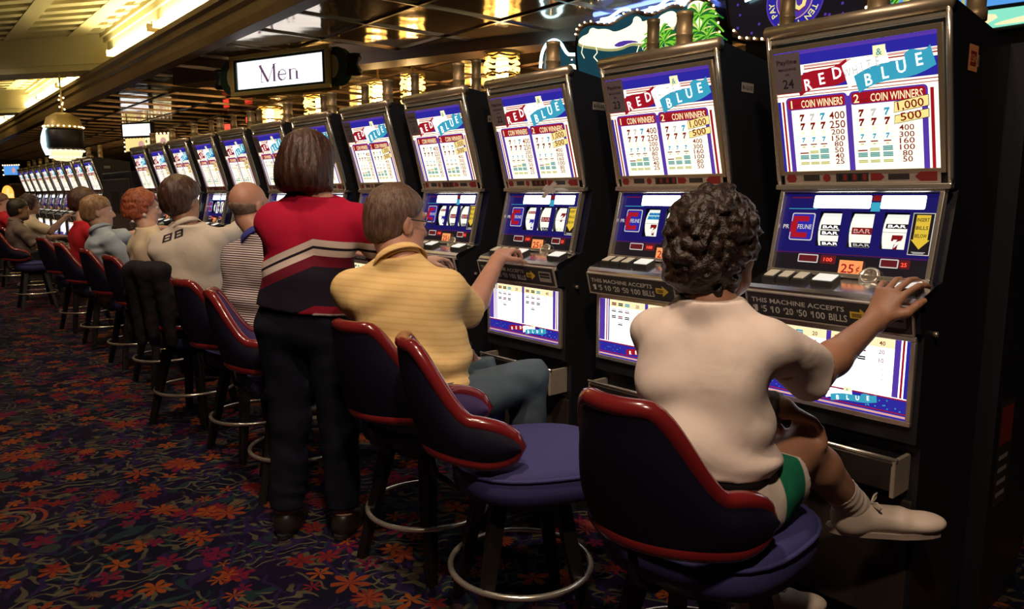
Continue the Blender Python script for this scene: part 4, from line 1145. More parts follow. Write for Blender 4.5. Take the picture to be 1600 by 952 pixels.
def skin_mat(name, col):
    m, nt, b = new_mat(name); g = N(nt)
    tc = g('TexCoord').outputs['Object']
    c = g.mix(g.noise(tc, 18, 4).outputs['Fac'], tuple(q*.78 for q in col), tuple(min(1, q*1.18) for q in col))
    g.link(c, b.inputs['Base Color']); b.inputs['Roughness'].default_value = .5
    b.inputs['Subsurface Weight'].default_value = .12; b.inputs['Subsurface Radius'].default_value = (.01, .004, .002)
    bp = g('Bump'); bp.inputs['Strength'].default_value = .15; bp.inputs['Distance'].default_value = .003
    g.link(g.noise(tc, 220, 2).outputs['Fac'], bp.inputs['Height']); g.link(bp.outputs[0], b.inputs['Normal'])
    return m
def cloth_mat(name, col, rough=.85, weave=500, fold=.42):
    m, nt, b = new_mat(name); g = N(nt); tc = g('TexCoord').outputs['Object']
    n1 = g.noise(tc, 8, 2); n1.inputs['Distortion'].default_value = .8
    g.put(b.inputs['Base Color'], g.mix(g.noise(tc, 25, 2).outputs['Fac'], tuple(q*.92 for q in col), tuple(min(1, q*1.06) for q in col)))
    b.inputs['Roughness'].default_value = rough; b.inputs['Specular IOR Level'].default_value = .2
    b1 = g('Bump'); b1.inputs['Strength'].default_value = fold; b1.inputs['Distance'].default_value = .012; g.link(n1.outputs['Fac'], b1.inputs['Height'])
    b2 = g('Bump'); b2.inputs['Strength'].default_value = .2; b2.inputs['Distance'].default_value = .001; g.link(g.noise(tc, weave, 1).outputs['Fac'], b2.inputs['Height']); g.link(b1.outputs[0], b2.inputs['Normal'])
    g.link(b2.outputs[0], b.inputs['Normal']); return m
def hair_mat(name, c0, c1, sc=90, stretch=(1, 1, .18)):
    m, nt, b = new_mat(name); g = N(nt); tc = g('TexCoord').outputs['Object']
    mp = g('Mapping'); g.put(mp.inputs['Vector'], tc); mp.inputs['Scale'].default_value = stretch
    n = g.noise(mp.outputs[0], sc, 4, .65)
    g.put(b.inputs['Base Color'], g.mix(g.step(n.outputs['Fac'], .3, .7), c0, c1)); b.inputs['Roughness'].default_value = .42
    bp = g('Bump'); bp.inputs['Strength'].default_value = .7; bp.inputs['Distance'].default_value = .008; g.link(n.outputs['Fac'], bp.inputs['Height']); g.link(bp.outputs[0], b.inputs['Normal'])
    return m

def frame_of(f, up):
    f = nrm(f); l = nrm(np.cross(nrm(up), f)); u = np.cross(f, l); return f, l, u

def add_hand(S, wrist, d, palm_n, sgn, sc=1.0, curl=(.25, .45, .35), spread=.10, thumb=.55, curls=None):
    """d: wrist to knuckles; palm_n: out of the palm; sgn +1 for a left hand"""
    d, nv, _ = (lambda a, b: (nrm(a), nrm(A(b)-nrm(a)*(A(b)@nrm(a))), 0))(d, palm_n)
    side = np.cross(d, nv)*(1 if sgn > 0 else -1)          # towards the thumb
    w = A(wrist); L = .088*sc
    S.ecap(w-d*.012, w+d*L*.9, side, side, (.026*sc, .020*sc), (.040*sc, .015*sc), .018)
    tips = []
    for i, (o, ln) in enumerate(((.032, .93), (.0108, 1.05), (-.0108, .98), (-.0315, .78))):
        b = w+d*(L+(0, .006, .002, -.008)[i]*sc)+side*o*sc-nv*.001
        dv = nrm(d+side*spread*(o/.03)); p = b-dv*.02; r = .0088*sc; c0 = 0
        cc = curls[i] if curls else curl
        for sg, (c, l) in enumerate(zip(cc, (.044, .027, .021))):
            c0 += c; dd = dv*math.cos(c0)+nv*math.sin(c0); q = (b if sg == 0 else p)+dd*l*ln*sc
            S.cone(b if sg == 0 else p, q, r, r*.92, .0025); p = q; r *= .92
        tips.append(p)
    b = w+d*.022*sc+side*.022*sc+nv*.006; d1 = nrm(d*.65+side*(.75)+nv*thumb*.8); q = b+d1*.042*sc; S.cone(b, q, .0135*sc, .0115*sc, .012)
    d2 = nrm(d*.95+side*.25+nv*thumb); q2 = q+d2*.030*sc; S.cone(q, q2, .011*sc, .0098*sc, .006); S.cone(q2, q2+nrm(d2+nv*.2)*.022*sc, .0098*sc, .0085*sc, .006)
    return tips

def add_head(S, H, f, up, s=1.0):
    f, l, u = frame_of(f, up); ax = (f, l, u)
    def P(x, y, z): return H+(f*x+l*y+u*z)*s
    def E(x, y, z, a, b, c, k=.02, sub=False): S.ell(P(x, y, z), (a*s, b*s, c*s), ax, k*s, sub)
    E(-.012, 0, .030, .098, .076, .092, .02); E(.030, 0, -.040, .066, .060, .078, .035); E(.062, 0, -.092, .030, .034, .024, .03)
    for y in (-1, 1): E(.030, y*.045, -.070, .045, .020, .030, .03); E(.062, y*.036, -.022, .026, .022, .020, .02)
    E(.080, 0, .034, .018, .050, .012, .02)
    for y in (-1, 1): S.cone(P(.098, y*.033, .008), P(.092, y*.036, .008), .017*s, .015*s, .010, sub=True)
    for y in (-1, 1): S.ell(P(.078, y*.032, .009), (.0135*s,)*3, None, .004)
    S.cone(P(.088, 0, .018), P(.113, 0, -.026), .0085*s, .0125*s, .012); S.cone(P(.100, -.012, -.030), P(.100, .012, -.030), .0085*s, .0085*s, .008)
    E(.090, 0, -.058, .011, .024, .0055, .006); E(.088, 0, -.069, .011, .021, .0065, .006); S.cone(P(.102, -.02, -.0635), P(.102, .02, -.0635), .0028, .0028, .004, sub=True)
    for y in (-1, 1):
        E(-.006, y*.078, -.006, .021, .009, .032, .006); E(-.004, y*.087, -.002, .011, .006, .018, .004, True); E(-.012, y*.082, .006, .006, .007, .024, .005)
    return f, l, u

def person(name_label, sp):
    """sp: world joints. Returns the top-level body object with hair and clothes as children"""
    vox = sp.get('vox', .006); k = sp.get('bulk', 1.0); S = SDF()
    pel, chs, H = A(sp['pelvis']), A(sp['chest']), A(sp['head']); sl, sr = A(sp['sl']), A(sp['sr'])
    sv = nrm(sl-sr); pv = nrm(sp.get('pside', sv)); fem = sp.get('fem', 0)
    up = nrm(chs-pel); mid = pel*.55+chs*.45; hf = nrm(sp['face']); hup = nrm(sp.get('hup', (0, 0, 1)))
    fwd = np.cross(sv, up); neck = chs+up*.055-fwd*.008; hs = sp.get('hs', 1.0)
    hb = H-hup*.075*hs-hf*.022
    tors = [('pel', pel-up*.02, mid, pv, sv, (.165*k, .115*k), (.145*k*(1-.06*fem), .105*k)), ('chest', mid, chs-up*.085, sv, sv, (.143*k*(1-.05*fem), .104*k), (.152*k, .098*k))]
    def torso(Q, g=0.0, kk=.035):
        for _, a, b, s1, s2, w1, w2 in tors: Q.ecap(a, b, s1, s2, (w1[0]+g, w1[1]+g), (w2[0]+g, w2[1]+g), kk)
        for q in (sl, sr):
            Q.cone(chs-up*.045-fwd*.012, q-up*.025, .062*k+g, .046*k+g, kk)
            Q.cone(neck+up*.004, q*.74+chs*.26-up*.006, .046+g, .036+g, kk)
        for e in (-1, 1): Q.ell(chs-up*.10-fwd*.045+sv*e*.075, (.055+g, .075*k+g, .095+g), (fwd, sv, up), kk)
        for q in sp.get('belly', ()): Q.ell(pel+up*q[0]+fwd*q[1], (q[2]+g, q[3]+g, q[4]+g), (fwd, sv, up), .06)
    torso(S, -.012)
    S.cone(neck+fwd*.012, hb+hup*.02, .058*sp.get('nk', 1)*hs, .056*sp.get('nk', 1)*hs, .03)
    f, l, u = add_head(S, H, hf, hup, hs)
    arms = {}
    for s_, sh in (('l', sl), ('r', sr)):
        a = sp['arm_'+s_]; el, wr = A(a['el']), A(a['wr']); ab = sp.get('armk', 1.0)
        S.cone(sh, el, .046*ab, .038*ab, .02); S.ell(sh*.62+el*.38, (.046*ab, .045*ab, .055*ab), None, .03)
        fm = el*.72+wr*.28
        S.cone(el, fm, .040*ab, .041*ab, .02); S.cone(fm, wr, .041*ab, .026*ab, .02)
        add_hand(S, wr, a['hd'], a['pn'], 1 if s_ == 'l' else -1, a.get('sc', 1.0), a.get('curl', (.3, .5, .35)), a.get('spread', .1), a.get('thumb', .5), a.get('curls'))
        arms[s_] = (sh, el, wr)
    legs = {}
    for s_, sg in (('l', 1), ('r', -1)):
        a = sp['leg_'+s_]; hip = pel+pv*.088*k*sg-up*.02; kn, an, to = A(a['kn']), A(a['an']), A(a['to']); lb = sp.get('legk', 1.0)
        S.cone(hip, kn, .084*lb, .053*lb, .03); cf = kn*.68+an*.32; S.cone(kn, cf, .051*lb, .052*lb, .012); S.cone(cf, an, .053*lb, .036*lb, .02)
        fd = nrm(to-an); S.cone(an, an-A((0, 0, 1))*.045*(1 if abs(fd[2]) < .7 else 0)-fd*.02, .034, .030, .02)
        sole = an-A(a.get('down', (0, 0, -1)))*-.055; S.ecap(an*.5+sole*.5, to, np.cross(fd, (0, 0, 1)), np.cross(fd, (0, 0, 1)), (.032, .034), (.030, .013), .02)
        legs[s_] = (hip, kn, an, to, sole)
    sk = sp['skin']; root = S.mesh('person', sp.get('bvox', vox), [sk], None, smooth=1)
    tag(root, name_label, 'person')
    C = sp['clothes']
    # eyes
    for y in (-1, 1):
        b = MB(); c = H+(f*.0805+l*y*.032+u*.009)*hs
        b.sphere(c, .0125*hs, M['eyew'], 10, 8); c2 = c+f*.0085*hs; b.sphere(c2, .0062*hs, M['iris'], 8, 6); b.build('eye', root)
    # hair
    h = sp['hair']; Q = SDF(); hp = lambda x, y, z: H+(f*x+l*y+u*z)*hs; ax = (f, l, u)
    def loc(P): q = (P-H)/hs; return q@f, q@l, q@u
    if h['style'] == 'fringe':
        Q.ell(hp(-.012, 0, .030), A((.104, .0815, .097))*hs, ax, .01)
        def post(P, d):
            x, y, z = loc(P); m = np.maximum(np.maximum(z-.020-.35*np.maximum(0, x+.02), -.075-z), x-.012-.25*np.maximum(0, z+.05)); return (smax(d, m*hs, .022)+.004*vnoise(P*A((90, 90, 40)))).astype(np.float32)
    elif h['style'] == 'short':
        v = h.get('vol', .013)
        Q.ell(hp(-.012, 0, .034), A((.099+v, .077+v, .093+v))*hs, ax, .01); Q.ell(hp(-.045, 0, -.03), A((.062+v*.6, .062+v*.6, .062))*hs, ax, .03)
        fl = h.get('front', .052); nape = h.get('nape', -.085)
        def post(P, d):
            x, y, z = loc(P)
            line = np.where(x > .012, (z-fl)*-1+(.075-x)*.9*(fl < .9), nape-z) if False else np.maximum(nape-z, np.minimum(x-(.000), 99)-np.maximum(0, (z-.0)*1.35)-.004)
            line = np.where(z > fl, x-.112, line)
            d = smax(d, line*hs*.9, .045); return (d+h.get('amp', .006)*vnoise(P*A(h.get('frq', (60, 60, 25))))).astype(np.float32)
    elif h['style'] == 'curly':
        v = h.get('vol', .035)
        Q.ell(hp(-.020, 0, .030), A((.100+v, .080+v, .094+v))*hs, ax, .01); Q.ell(hp(-.055, 0, -.045), A((.068+v*.7, .070+v*.7, .080))*hs, ax, .04); Q.ell(hp(-.045, 0, -.10), A((.050, .055, .045))*hs, ax, .03)
        nape = h.get('nape', -.135)
        def post(P, d):
            x, y, z = loc(P)
            face = np.minimum(np.minimum(x-.020-np.maximum(0, z+.02)*.55, .065-z), .083-np.abs(y))
            d = smax(smax(d, face*hs, .02), (nape-z)*hs, .03)
            n = np.abs(vnoise(P*h.get('f1', 38)))*1.6+.8*vnoise(P*85)*.7
            return (d-h.get('amp', .022)*(n-.25)).astype(np.float32)
    else:  # bob
        v = h.get('vol', .030)
        Q.ell(hp(-.018, 0, .036), A((.098+v, .078+v, .092+v*.8))*hs, ax, .01); Q.ell(hp(-.045, 0, -.035), A((.078+v, .082+v, .085))*hs, ax, .05); Q.ell(hp(-.030, 0, -.075), A((.080, .098, .040))*hs, ax, .04)
        nape = h.get('nape', -.110)
        def post(P, d):
            x, y, z = loc(P)
            face = np.minimum(np.minimum(x-.030-np.maximum(0, z)*.5, .060-z), .090-np.abs(y))
            d = smax(smax(d, face*hs, .02), (nape-z-.12*np.maximum(0, x))*hs, .02)
            an = np.arctan2(y, x); return (d+.0022*np.sin(an*31+z*18+6*vnoise(P*14))+h.get('amp', .010)*vnoise(P*A((40, 40, 16)))).astype(np.float32)
    Q.mesh('hair', h.get('vox', min(vox, .006)), [h['mat']], root, post, smooth=h.get('smooth', 1))
    # shirt
    c = C['shirt']; T = SDF(); g = c.get('g', .012); torso(T, g, .035)
    fold = c.get('fold', .007)
    for s_ in 'lr':
        sh, el, wr = arms[s_]
        if c.get('long'): 
            T.cone(sh-up*.004, el, .050*sp.get('armk', 1)+g*.5, .050, .025); T.cone(el, el*.06+wr*.94, .052, .040, .02, cutb=True)
        else:
            e2 = sh+(el-sh)*c.get('slv', .72); T.cone(sh-up*.004, e2, .050*sp.get('armk', 1)+g*.5, c.get('slr', .066), .025, cutb=True)
    hem = A(pel)+up*c.get('hem', -.03)
    for q in c.get('extra', ()): T.ell(q[0], q[1], (fwd, sv, up), .05)
    hemr = c.get('hemr')
    if hemr: T.ecap(mid-up*.02, hem-up*.03, pv, pv, hemr[0], hemr[1], .05)
    def spost(P, d):
        q = P-pel; t = np.clip(q@up/.45, 0, 1); a = q@sv; b = q@fwd
        w = np.sin(q@up*46+9*vnoise(P*5)+a*14)*np.maximum(0, vnoise(P*4+3)+.15)*2.6+vnoise(P*9)*1.3
        return (d+fold*w*(1.15-t*.6)).astype(np.float32)
    cuts = [(neck+up*(c.get('neck', .030)-(0 if 'collar' in C else .014))+fwd*.0, up-fwd*.15), (hem, -up+A(c.get('hemtilt', (0, 0, 0))))]
    o = T.mesh('shirt', vox, [c['mat']], root, spost, 1, cuts)
    if c.get('label'): o['label'] = c['label']
    if 'collar' in C:
        cm = C['collar']; b = MB(); a0_ = neck-up*.02; nd = nrm(hb+hup*.02-a0_); nc = a0_+nd*.044; n_ = 28
        f1 = nrm(fwd-nd*(fwd@nd)); s1 = np.cross(nd, f1)
        ang = [R(-158+316*i/n_) for i in range(n_+1)]; kk_ = hs*sp.get('nk', 1); rings = ((.066*kk_, -.02), (.064*kk_, .010), (.0655*kk_, .016), (.071*kk_, .012), (.085*kk_, -.018))
        vs = [nc-f1*math.cos(a)*r*1.02+s1*math.sin(a)*r*1.02+nd*z for a in ang for r, z in rings]; m_ = len(rings)
        fs = [(i*m_+j, (i+1)*m_+j, (i+1)*m_+j+1, i*m_+j+1) for i in range(n_) for j in range(m_-1)]
        b.add(vs, fs, cm, True); o = b.build('collar', root); md = o.modifiers.new('solid', 'SOLIDIFY'); md.thickness = .004
    # trousers or shorts
    c = C['pants']; T = SDF(); g = c.get('g', .010)
    T.ecap(pel-up*.02, mid, pv, sv, (.165*k+g, .115*k+g), (.145*k+g, .105*k+g), .05)
    cut = c.get('cut', 1.0)
    for s_ in 'lr':
        hip, kn, an, to, sole = legs[s_]; lb = sp.get('legk', 1.0)
        if cut < .6: T.cone(hip, hip+(kn-hip)*cut*1.6, .094*lb+g, .080*lb+g*1.6, .04, cutb=True)
        else: T.cone(hip, kn, .089*lb+g, .064*lb+g, .04); T.cone(kn, an+nrm(kn-an)*.03, .064*lb+g, .054+g, .03, cutb=True)
    wl = pel+up*c.get('waist', .09)
    def ppost(P, d): return (d+.006*(np.sin((P@nrm((.3, .5, .8)))*70+8*vnoise(P*8))*vnoise(P*6)*2+vnoise(P*16))).astype(np.float32)
    o = T.mesh('shorts' if cut < .6 else 'trousers', vox, [c['mat']], root, ppost, 1, [(wl, up)])
    if c.get('label'): o['label'] = c['label']
    # shoes and socks
    for s_ in 'lr':
        if s_ not in sp.get('shoes', 'lr'): continue
        hip, kn, an, to, sole = legs[s_]; fd = nrm(to-an); dn = nrm(sole-an); fl = nrm(fd-dn*(fd@dn)); sd = np.cross(fl, dn)
        T = SDF(); heel = sole-fl*.045+dn*.002; toe = to+fl*.025
        T.ecap(heel+fl*.02-dn*.02, sole*.45+toe*.55-dn*.012, sd, sd, (.036, .044), (.041, .032), .02); T.ell(toe-fl*.045-dn*.002, (.066, .040, .026), (fl, sd, -dn), .025)
        T.cone(an+dn*.015, sole*.8+an*.2, .046, .046, .02)
        o = T.mesh('shoe', vox, [C['shoe']], root, None, 1, [(sole+dn*.020, dn), (an-dn*.012, -dn)])
        b = MB(); n_ = 20
        def out(i, e=0):
            a = 2*math.pi*i/n_; x = math.cos(a); w = .040 if x > 0 else .037
            L0 = np.linalg.norm(toe-heel)/2+.016; return (heel+toe)/2-fl*.006+fl*(x*L0)+sd*(w*math.copysign(abs(math.sin(a))**.75, math.sin(a)))
        vs = [out(i)+dn*z for z in (.010, .026) for i in range(n_)]
        b.add(vs, [(i, (i+1) % n_, (i+1) % n_+n_, i+n_) for i in range(n_)]+[tuple(range(n_)), tuple(range(2*n_-1, n_-1, -1))], C.get('sole', C['shoe'])); b.build('sole', o)
        if C.get('laces'):
            b = MB()
            for q in range(4):
                pc = an+fl*(.045+.02*q)+dn*(.004+.011*q); b.tube([pc-sd*.024+dn*.006, pc-dn*.004, pc+sd*.024+dn*.006], .0028, C['laces'], 6)
            pc = an+fl*.045-dn*.004
            for e in (-1, 1): b.tube([pc, pc+sd*e*.02-dn*.014+fl*.012, pc+sd*e*.038-dn*.010+fl*.022, pc+sd*e*.03+fl*.018, pc], .0026, C['laces'], 6)
            b.build('laces', o)
        if C.get('sock'):
            T = SDF(); T.cone(an+nrm(kn-an)*.085, an, .044, .042, .01, cuta=True); T.cone(an, sole*.5+an*.5, .042, .042, .01)
            T.mesh('sock', vox, [C['sock']], root, lambda P, d: (d+.0016*np.sin(P@nrm(kn-an)*260)).astype(np.float32), 1)
    root['_j'] = 0
    del root['_j']
    sp['_f'] = (f, l, u, neck, up, fwd, sv, arms, legs, hs)
    return root
M['eyew'] = mat('eye_white', (.75, .72, .68), .2); M['iris'] = mat('eye_iris', (.02, .015, .012), .15)
# ------------------------------------------------------------------ the players
SK = skin_mat('skin_tanned', (.36, .175, .105)); SKR = skin_mat('skin_ruddy', (.46, .23, .16)); SKP = skin_mat('skin_pale', (.50, .29, .21)); SKD = skin_mat('skin_olive', (.30, .16, .10))
WHITE = cloth_mat('white_cotton', (.72, .60, .54)); YEL = cloth_mat('yellow_pique', (.74, .52, .23)); JEAN = cloth_mat('blue_denim', (.075, .105, .135), weave=700); DENIM = cloth_mat('dark_denim', (.004, .005, .013))
CREAM = cloth_mat('cream_knit', (.66, .54, .38)); JACK = cloth_mat('off_white_jacket', (.56, .49, .41)); LBLUE = cloth_mat('light_blue_cotton', (.32, .38, .44)); GREY = cloth_mat('grey_cotton', (.17, .13, .11))
REDC = cloth_mat('red_cotton', (.42, .015, .022)); KHAKI = cloth_mat('khaki_twill', (.20, .15, .09)); DARK = cloth_mat('dark_twill', (.018, .016, .018)); BLUEC = cloth_mat('blue_collar_knit', (.05, .06, .30))
SHOEW = mat('white_leather', (.60, .50, .42), .5, bump=.06, bscale=120); SOCKW = cloth_mat('white_ribbed_sock', (.62, .53, .45), weave=300); SHOED = mat('dark_leather', (.02, .015, .012), .4); SOLE = mat('pale_rubber_sole', (.45, .36, .30), .6)
LACE = mat('white_lace', (.66, .58, .50), .7)
M['black_cloth'] = cloth_mat('black_cloth', (.010, .008, .010))

def yellow_rib():
    m = YEL; nt = m.node_tree; g = N(nt); b = nt.nodes['Principled BSDF']
    x, y, z = g.sep(g('TexCoord').outputs['Object'])
    w = g.m('SINE', g.m('MULTIPLY', g.m('ADD', z, g.m('MULTIPLY', x, .10)), 300.0)); src = b.inputs['Base Color'].links[0].from_socket
    g.link(g.mix(g.m('MULTIPLY', g.step(w, .2, .9), .45), src, (.62, .37, .13)), b.inputs['Base Color'])
yellow_rib()
def stripe_mat():
    m = cloth_mat('navy_striped_white_knit', (.66, .56, .52)); nt = m.node_tree; g = N(nt); b = nt.nodes['Principled BSDF']
    x, y, z = g.sep(g('TexCoord').outputs['Object'])
    w = g.m('SINE', g.m('MULTIPLY', g.m('ADD', g.m('ADD', z, g.m('MULTIPLY', x, .16)), g.m('MULTIPLY', y, .05)), 2*math.pi/.0112)); src = b.inputs['Base Color'].links[0].from_socket
    g.link(g.mix(g.step(w, .0, .3), src, (.028, .012, .045)), b.inputs['Base Color']); return m
def sweater_mat(cx, cy, sx, sy):
    m = cloth_mat('red_and_navy_sweater', (.36, .004, .030)); nt = m.node_tree; g = N(nt); b = nt.nodes['Principled BSDF']
    x, y, z = g.sep(g('TexCoord').outputs['Object'])
    a = g.m('ADD', g.m('MULTIPLY', g.m('SUBTRACT', x, cx), sx), g.m('MULTIPLY', g.m('SUBTRACT', y, cy), sy))
    h = g.m('ADD', z, g.m('MULTIPLY', g.m('MAXIMUM', g.m('ADD', a, .03), 0.0), .42)); h = g.m('ADD', h, g.m('MULTIPLY', g.m('MAXIMUM', g.m('SUBTRACT', -.03, a), 0.0), .12))
    src = b.inputs['Base Color'].links[0].from_socket; c = src
    for hi, col in ((1.165, (.56, .46, .42)), (1.141, (.012, .008, .016)), (1.131, (.56, .46, .42)), (1.107, (.13, .006, .020)), (1.068, (.012, .008, .018)), (.925, (.22, .006, .022))):
        c = g.mix(g.step(h, hi+.001, hi-.001), c, col)
    c = g.mix(g.step(h, .899, .897), c, (.5, .42, .38))
    g.link(c, b.inputs['Base Color']); return m

def seated(pel, chest, head, hd, **kw):
    pel, chest, head = A(pel), A(chest), A(head); f = nrm((math.cos(R(hd)), math.sin(R(hd)), 0)); s = A((-f[1], f[0], 0))
    w = kw.pop('sw', .165)
    sp = dict(pelvis=pel, chest=chest, head=head, sl=chest+s*w-A((0, 0, .02)), sr=chest-s*w-A((0, 0, .02)), face=f+A((0, 0, -.08)))
    for q, sg in (('l', 1), ('r', -1)):
        kn = pel+f*.41+s*sg*.11+A((0, 0, -.01)); an = A((kn[0], kn[1], .24))-f*.04; an = an-s*sg*.02
        sp['leg_'+q] = dict(kn=kn, an=an, to=an+f*.14-A((0, 0, .05)))
        el = sp['s'+q]+f*.14+s*sg*.05-A((0, 0, .22)); wr = el+f*.22-s*sg*.03+A((0, 0, .02))
        sp['arm_'+q] = dict(el=el, wr=wr, hd=f-A((0, 0, .1)), pn=(0, 0, -1), curl=(.3, .4, .3))
    sp.update(kw); return sp

# --- woman in the white shirt
a = dict(pelvis=(1.40, .985, .63), chest=(1.425, .99, 1.02), head=(1.47, 1.01, 1.198), sl=(1.40, 1.125, 1.0), sr=(1.458, .858, 1.0), pside=(.05, 1, 0), face=(.985, -.04, -.12), fem=1, hs=.96, bulk=.88, vox=.0055, bvox=.0046, skin=SK,
    arm_r=dict(el=(1.640, .843, .903), wr=(1.928, .838, 1.000), hd=(.56, -.16, .81), pn=(.80, .05, -.60), curls=[(.40, .50, .3), (.45, .50, .3), (.5, .5, .3), (.55, .5, .3)], thumb=.25, sc=1.05, spread=.30),
    arm_l=dict(el=(1.545, 1.15, .80), wr=(1.615, .905, .812), hd=(.84, -.18, -.42), pn=(-.40, 0, -.92), curl=(.45, .45, .3), spread=.2),
    leg_r=dict(kn=(1.70, .895, .695), an=(1.925, .862, .495), to=(2.035, .712, .462), down=(.18, .02, -1)), leg_l=dict(kn=(1.78, 1.06, .60), an=(1.70, 1.0, .275), to=(1.82, .91, .225)),
    belly=((.10, .02, .11, .145, .10),),
    hair=dict(style='curly', mat=hair_mat('curly_dark_brown_hair', (.006, .0025, .002), (.028, .011, .006), 70, (1, 1, 1)), vol=.024, amp=.022, nape=-.125, vox=.005),
    clothes=dict(shirt=dict(mat=WHITE, g=.012, slv=.95, slr=.064, hem=.075, hemr=((.158, .128), (.162, .128)), fold=.0065, neck=.030, label='white short-sleeved shirt'), pants=dict(mat=None, cut=.40, waist=.10, label='white shorts with a green side stripe'),
        shoe=SHOEW, sole=SOLE, sock=SOCKW, laces=LACE))
def shorts_mat():
    m = cloth_mat('white_shorts_with_green_stripe', (.66, .57, .50)); nt = m.node_tree; g = N(nt); b = nt.nodes['Principled BSDF']
    x, y, z = g.sep(g('TexCoord').outputs['Object']); src = b.inputs['Base Color'].links[0].from_socket
    t = g.m('MULTIPLY', g.step(x, 1.47, 1.475), g.step(x, 1.56, 1.555)); g.link(g.mix(t, src, (.01, .16, .085)), b.inputs['Base Color']); return m
a['clothes']['pants']['mat'] = shorts_mat()
pa = person('person: brown curly-haired woman in white shirt reaching for the nearest machine, legs crossed', a)
T = SDF(); T.ecap((1.40, .985, .63), (1.41, .985, .80), (0, 1, 0), (0, 1, 0), (.168, .127), (.160, .122), .03)
T.mesh('belt', .006, [M['black_cloth']], pa, None, 1, [((1.40, .985, .735), (0, 0, 1)), ((1.40, .985, .690), (0, 0, -1))])['label'] = 'black waist belt'
wr = A(a['arm_l']['wr']); d = nrm(wr-A(a['arm_l']['el']))
T = SDF(); T.cone(wr-d*.045, wr-d*.002, .040, .038, .01, True, True)
T.mesh('bracelet', .005, [mat('patterned_wristband', (.10, .08, .06), .6, var=.9, vscale=90)], pa, lambda P, q: (q+.008*vnoise(P*70)).astype(np.float32))
b = MB(); kk = A(a['arm_l']['wr'])+nrm(A((.84, -.18, -.42)))*.100; b.tube([kk+A((.010*math.cos(t), .004*math.cos(t)-.002, .012*math.sin(t))) for t in np.linspace(0, 6.0, 12)], .0022, M['chrome'], 6, True); b.build('ring', pa)

# --- man in the yellow polo
bsp = dict(pelvis=(1.35, 2.10, .63), chest=(1.335, 2.155, 1.035), head=(1.36, 2.235, 1.222), sl=(1.205, 2.285, 1.01), sr=(1.440, 2.055, 1.015), pside=(-.35, .93, 0), face=(1, .02, -.10), hs=1.03, bulk=1.08, vox=.0058, bvox=.005, nk=1.1, armk=1.1, skin=SKR,
    arm_r=dict(el=(1.60, 2.145, .885), wr=(1.845, 2.28, 1.065), hd=(.72, .42, .30), pn=(.35, .15, -.9), curl=(.5, .7, .5), sc=1.06, spread=.25), arm_l=dict(el=(1.38, 2.36, .80), wr=(1.58, 2.30, .76), hd=(.9, -.2, -.2), pn=(0, 0, -1)),
    leg_r=dict(kn=(1.745, 1.985, .665), an=(1.78, 2.02, .28), to=(1.92, 2.0, .22)), leg_l=dict(kn=(1.74, 2.28, .63), an=(1.68, 2.28, .25), to=(1.82, 2.30, .20)),
    belly=((.14, .03, .15, .17, .14),),
    hair=dict(style='short', mat=hair_mat('grey_brown_hair', (.055, .028, .018), (.16, .09, .06), 110), vol=.010, amp=.006, front=.07, nape=-.085),
    clothes=dict(shirt=dict(mat=YEL, g=.016, slv=.86, slr=.074, hem=.0, fold=.008, neck=.030, label='pale yellow short-sleeved polo shirt'), collar=YEL, pants=dict(mat=JEAN, waist=.06, label='faded blue jeans'), shoe=SHOED, sole=M['rubber']))
pb = person('person: grey-haired man in yellow polo and glasses pressing a machine button', bsp)
f, l, u, *_ = bsp['_f']; H = A(bsp['head']); gm = mat('glasses_metal', (.06, .05, .045), .25, .8)
b = MB(); gp = lambda x, y, z: H+(f*x+l*y+u*z)*1.03
for s in (-1, 1):
    b.tube([gp(.108+.0*t, s*.034+.022*math.cos(t), .006+.018*math.sin(t)) for t in np.linspace(0, 5.9, 14)], .0018, gm, 6, True)
    b.tube([gp(.106, s*.056, .010), gp(.06, s*.076, .014), gp(.0, s*.082, .016), gp(-.018, s*.081, -.004)], .0020, gm, 6)
b.tube([gp(.108, -.012, .010), gp(.112, 0, .013), gp(.108, .012, .010)], .0018, gm, 6); b.build('glasses', pb)

# --- standing woman in the red and navy sweater
c_side = nrm(A((1.11, 2.70, 0))-A((1.345, 2.48, 0)))
csp = dict(pelvis=(1.19, 2.63, .845), chest=(1.228, 2.60, 1.262), head=(1.232, 2.635, 1.420), sl=(1.112, 2.705, 1.235), sr=(1.345, 2.485, 1.235), face=(.80, .60, -.10), fem=1, hs=.99, bulk=1.0, vox=.006, skin=SKP, armk=1.0,
    arm_r=dict(el=(1.46, 2.46, 1.04), wr=(1.68, 2.57, 1.05), hd=(.85, .25, .05), pn=(0, 0, -1)), arm_l=dict(el=(1.20, 2.86, 1.01), wr=(1.42, 2.88, 1.0), hd=(.9, .0, .0), pn=(0, 0, -1)),
    leg_l=dict(kn=(1.14, 2.69, .45), an=(1.10, 2.68, .085), to=(1.20, 2.79, .035)), leg_r=dict(kn=(1.28, 2.56, .45), an=(1.27, 2.53, .085), to=(1.38, 2.62, .035)),
    hair=dict(style='bob', mat=hair_mat('dark_auburn_hair', (.014, .005, .004), (.060, .018, .010), 90), vol=.020, amp=.010, nape=-.100),
    clothes=dict(shirt=dict(mat=sweater_mat(1.228, 2.60, *c_side[:2]), g=.018, long=True, hem=.050, hemr=((.165, .125), (.168, .13)), fold=.007, neck=.020, label='red and navy sweater with two white chest stripes'), pants=dict(mat=DENIM, waist=.10, label='dark blue jeans'), shoe=SHOED, sole=M['rubber']))
pc = person('person: standing brown-haired woman in a red and navy sweater with white stripes', csp)

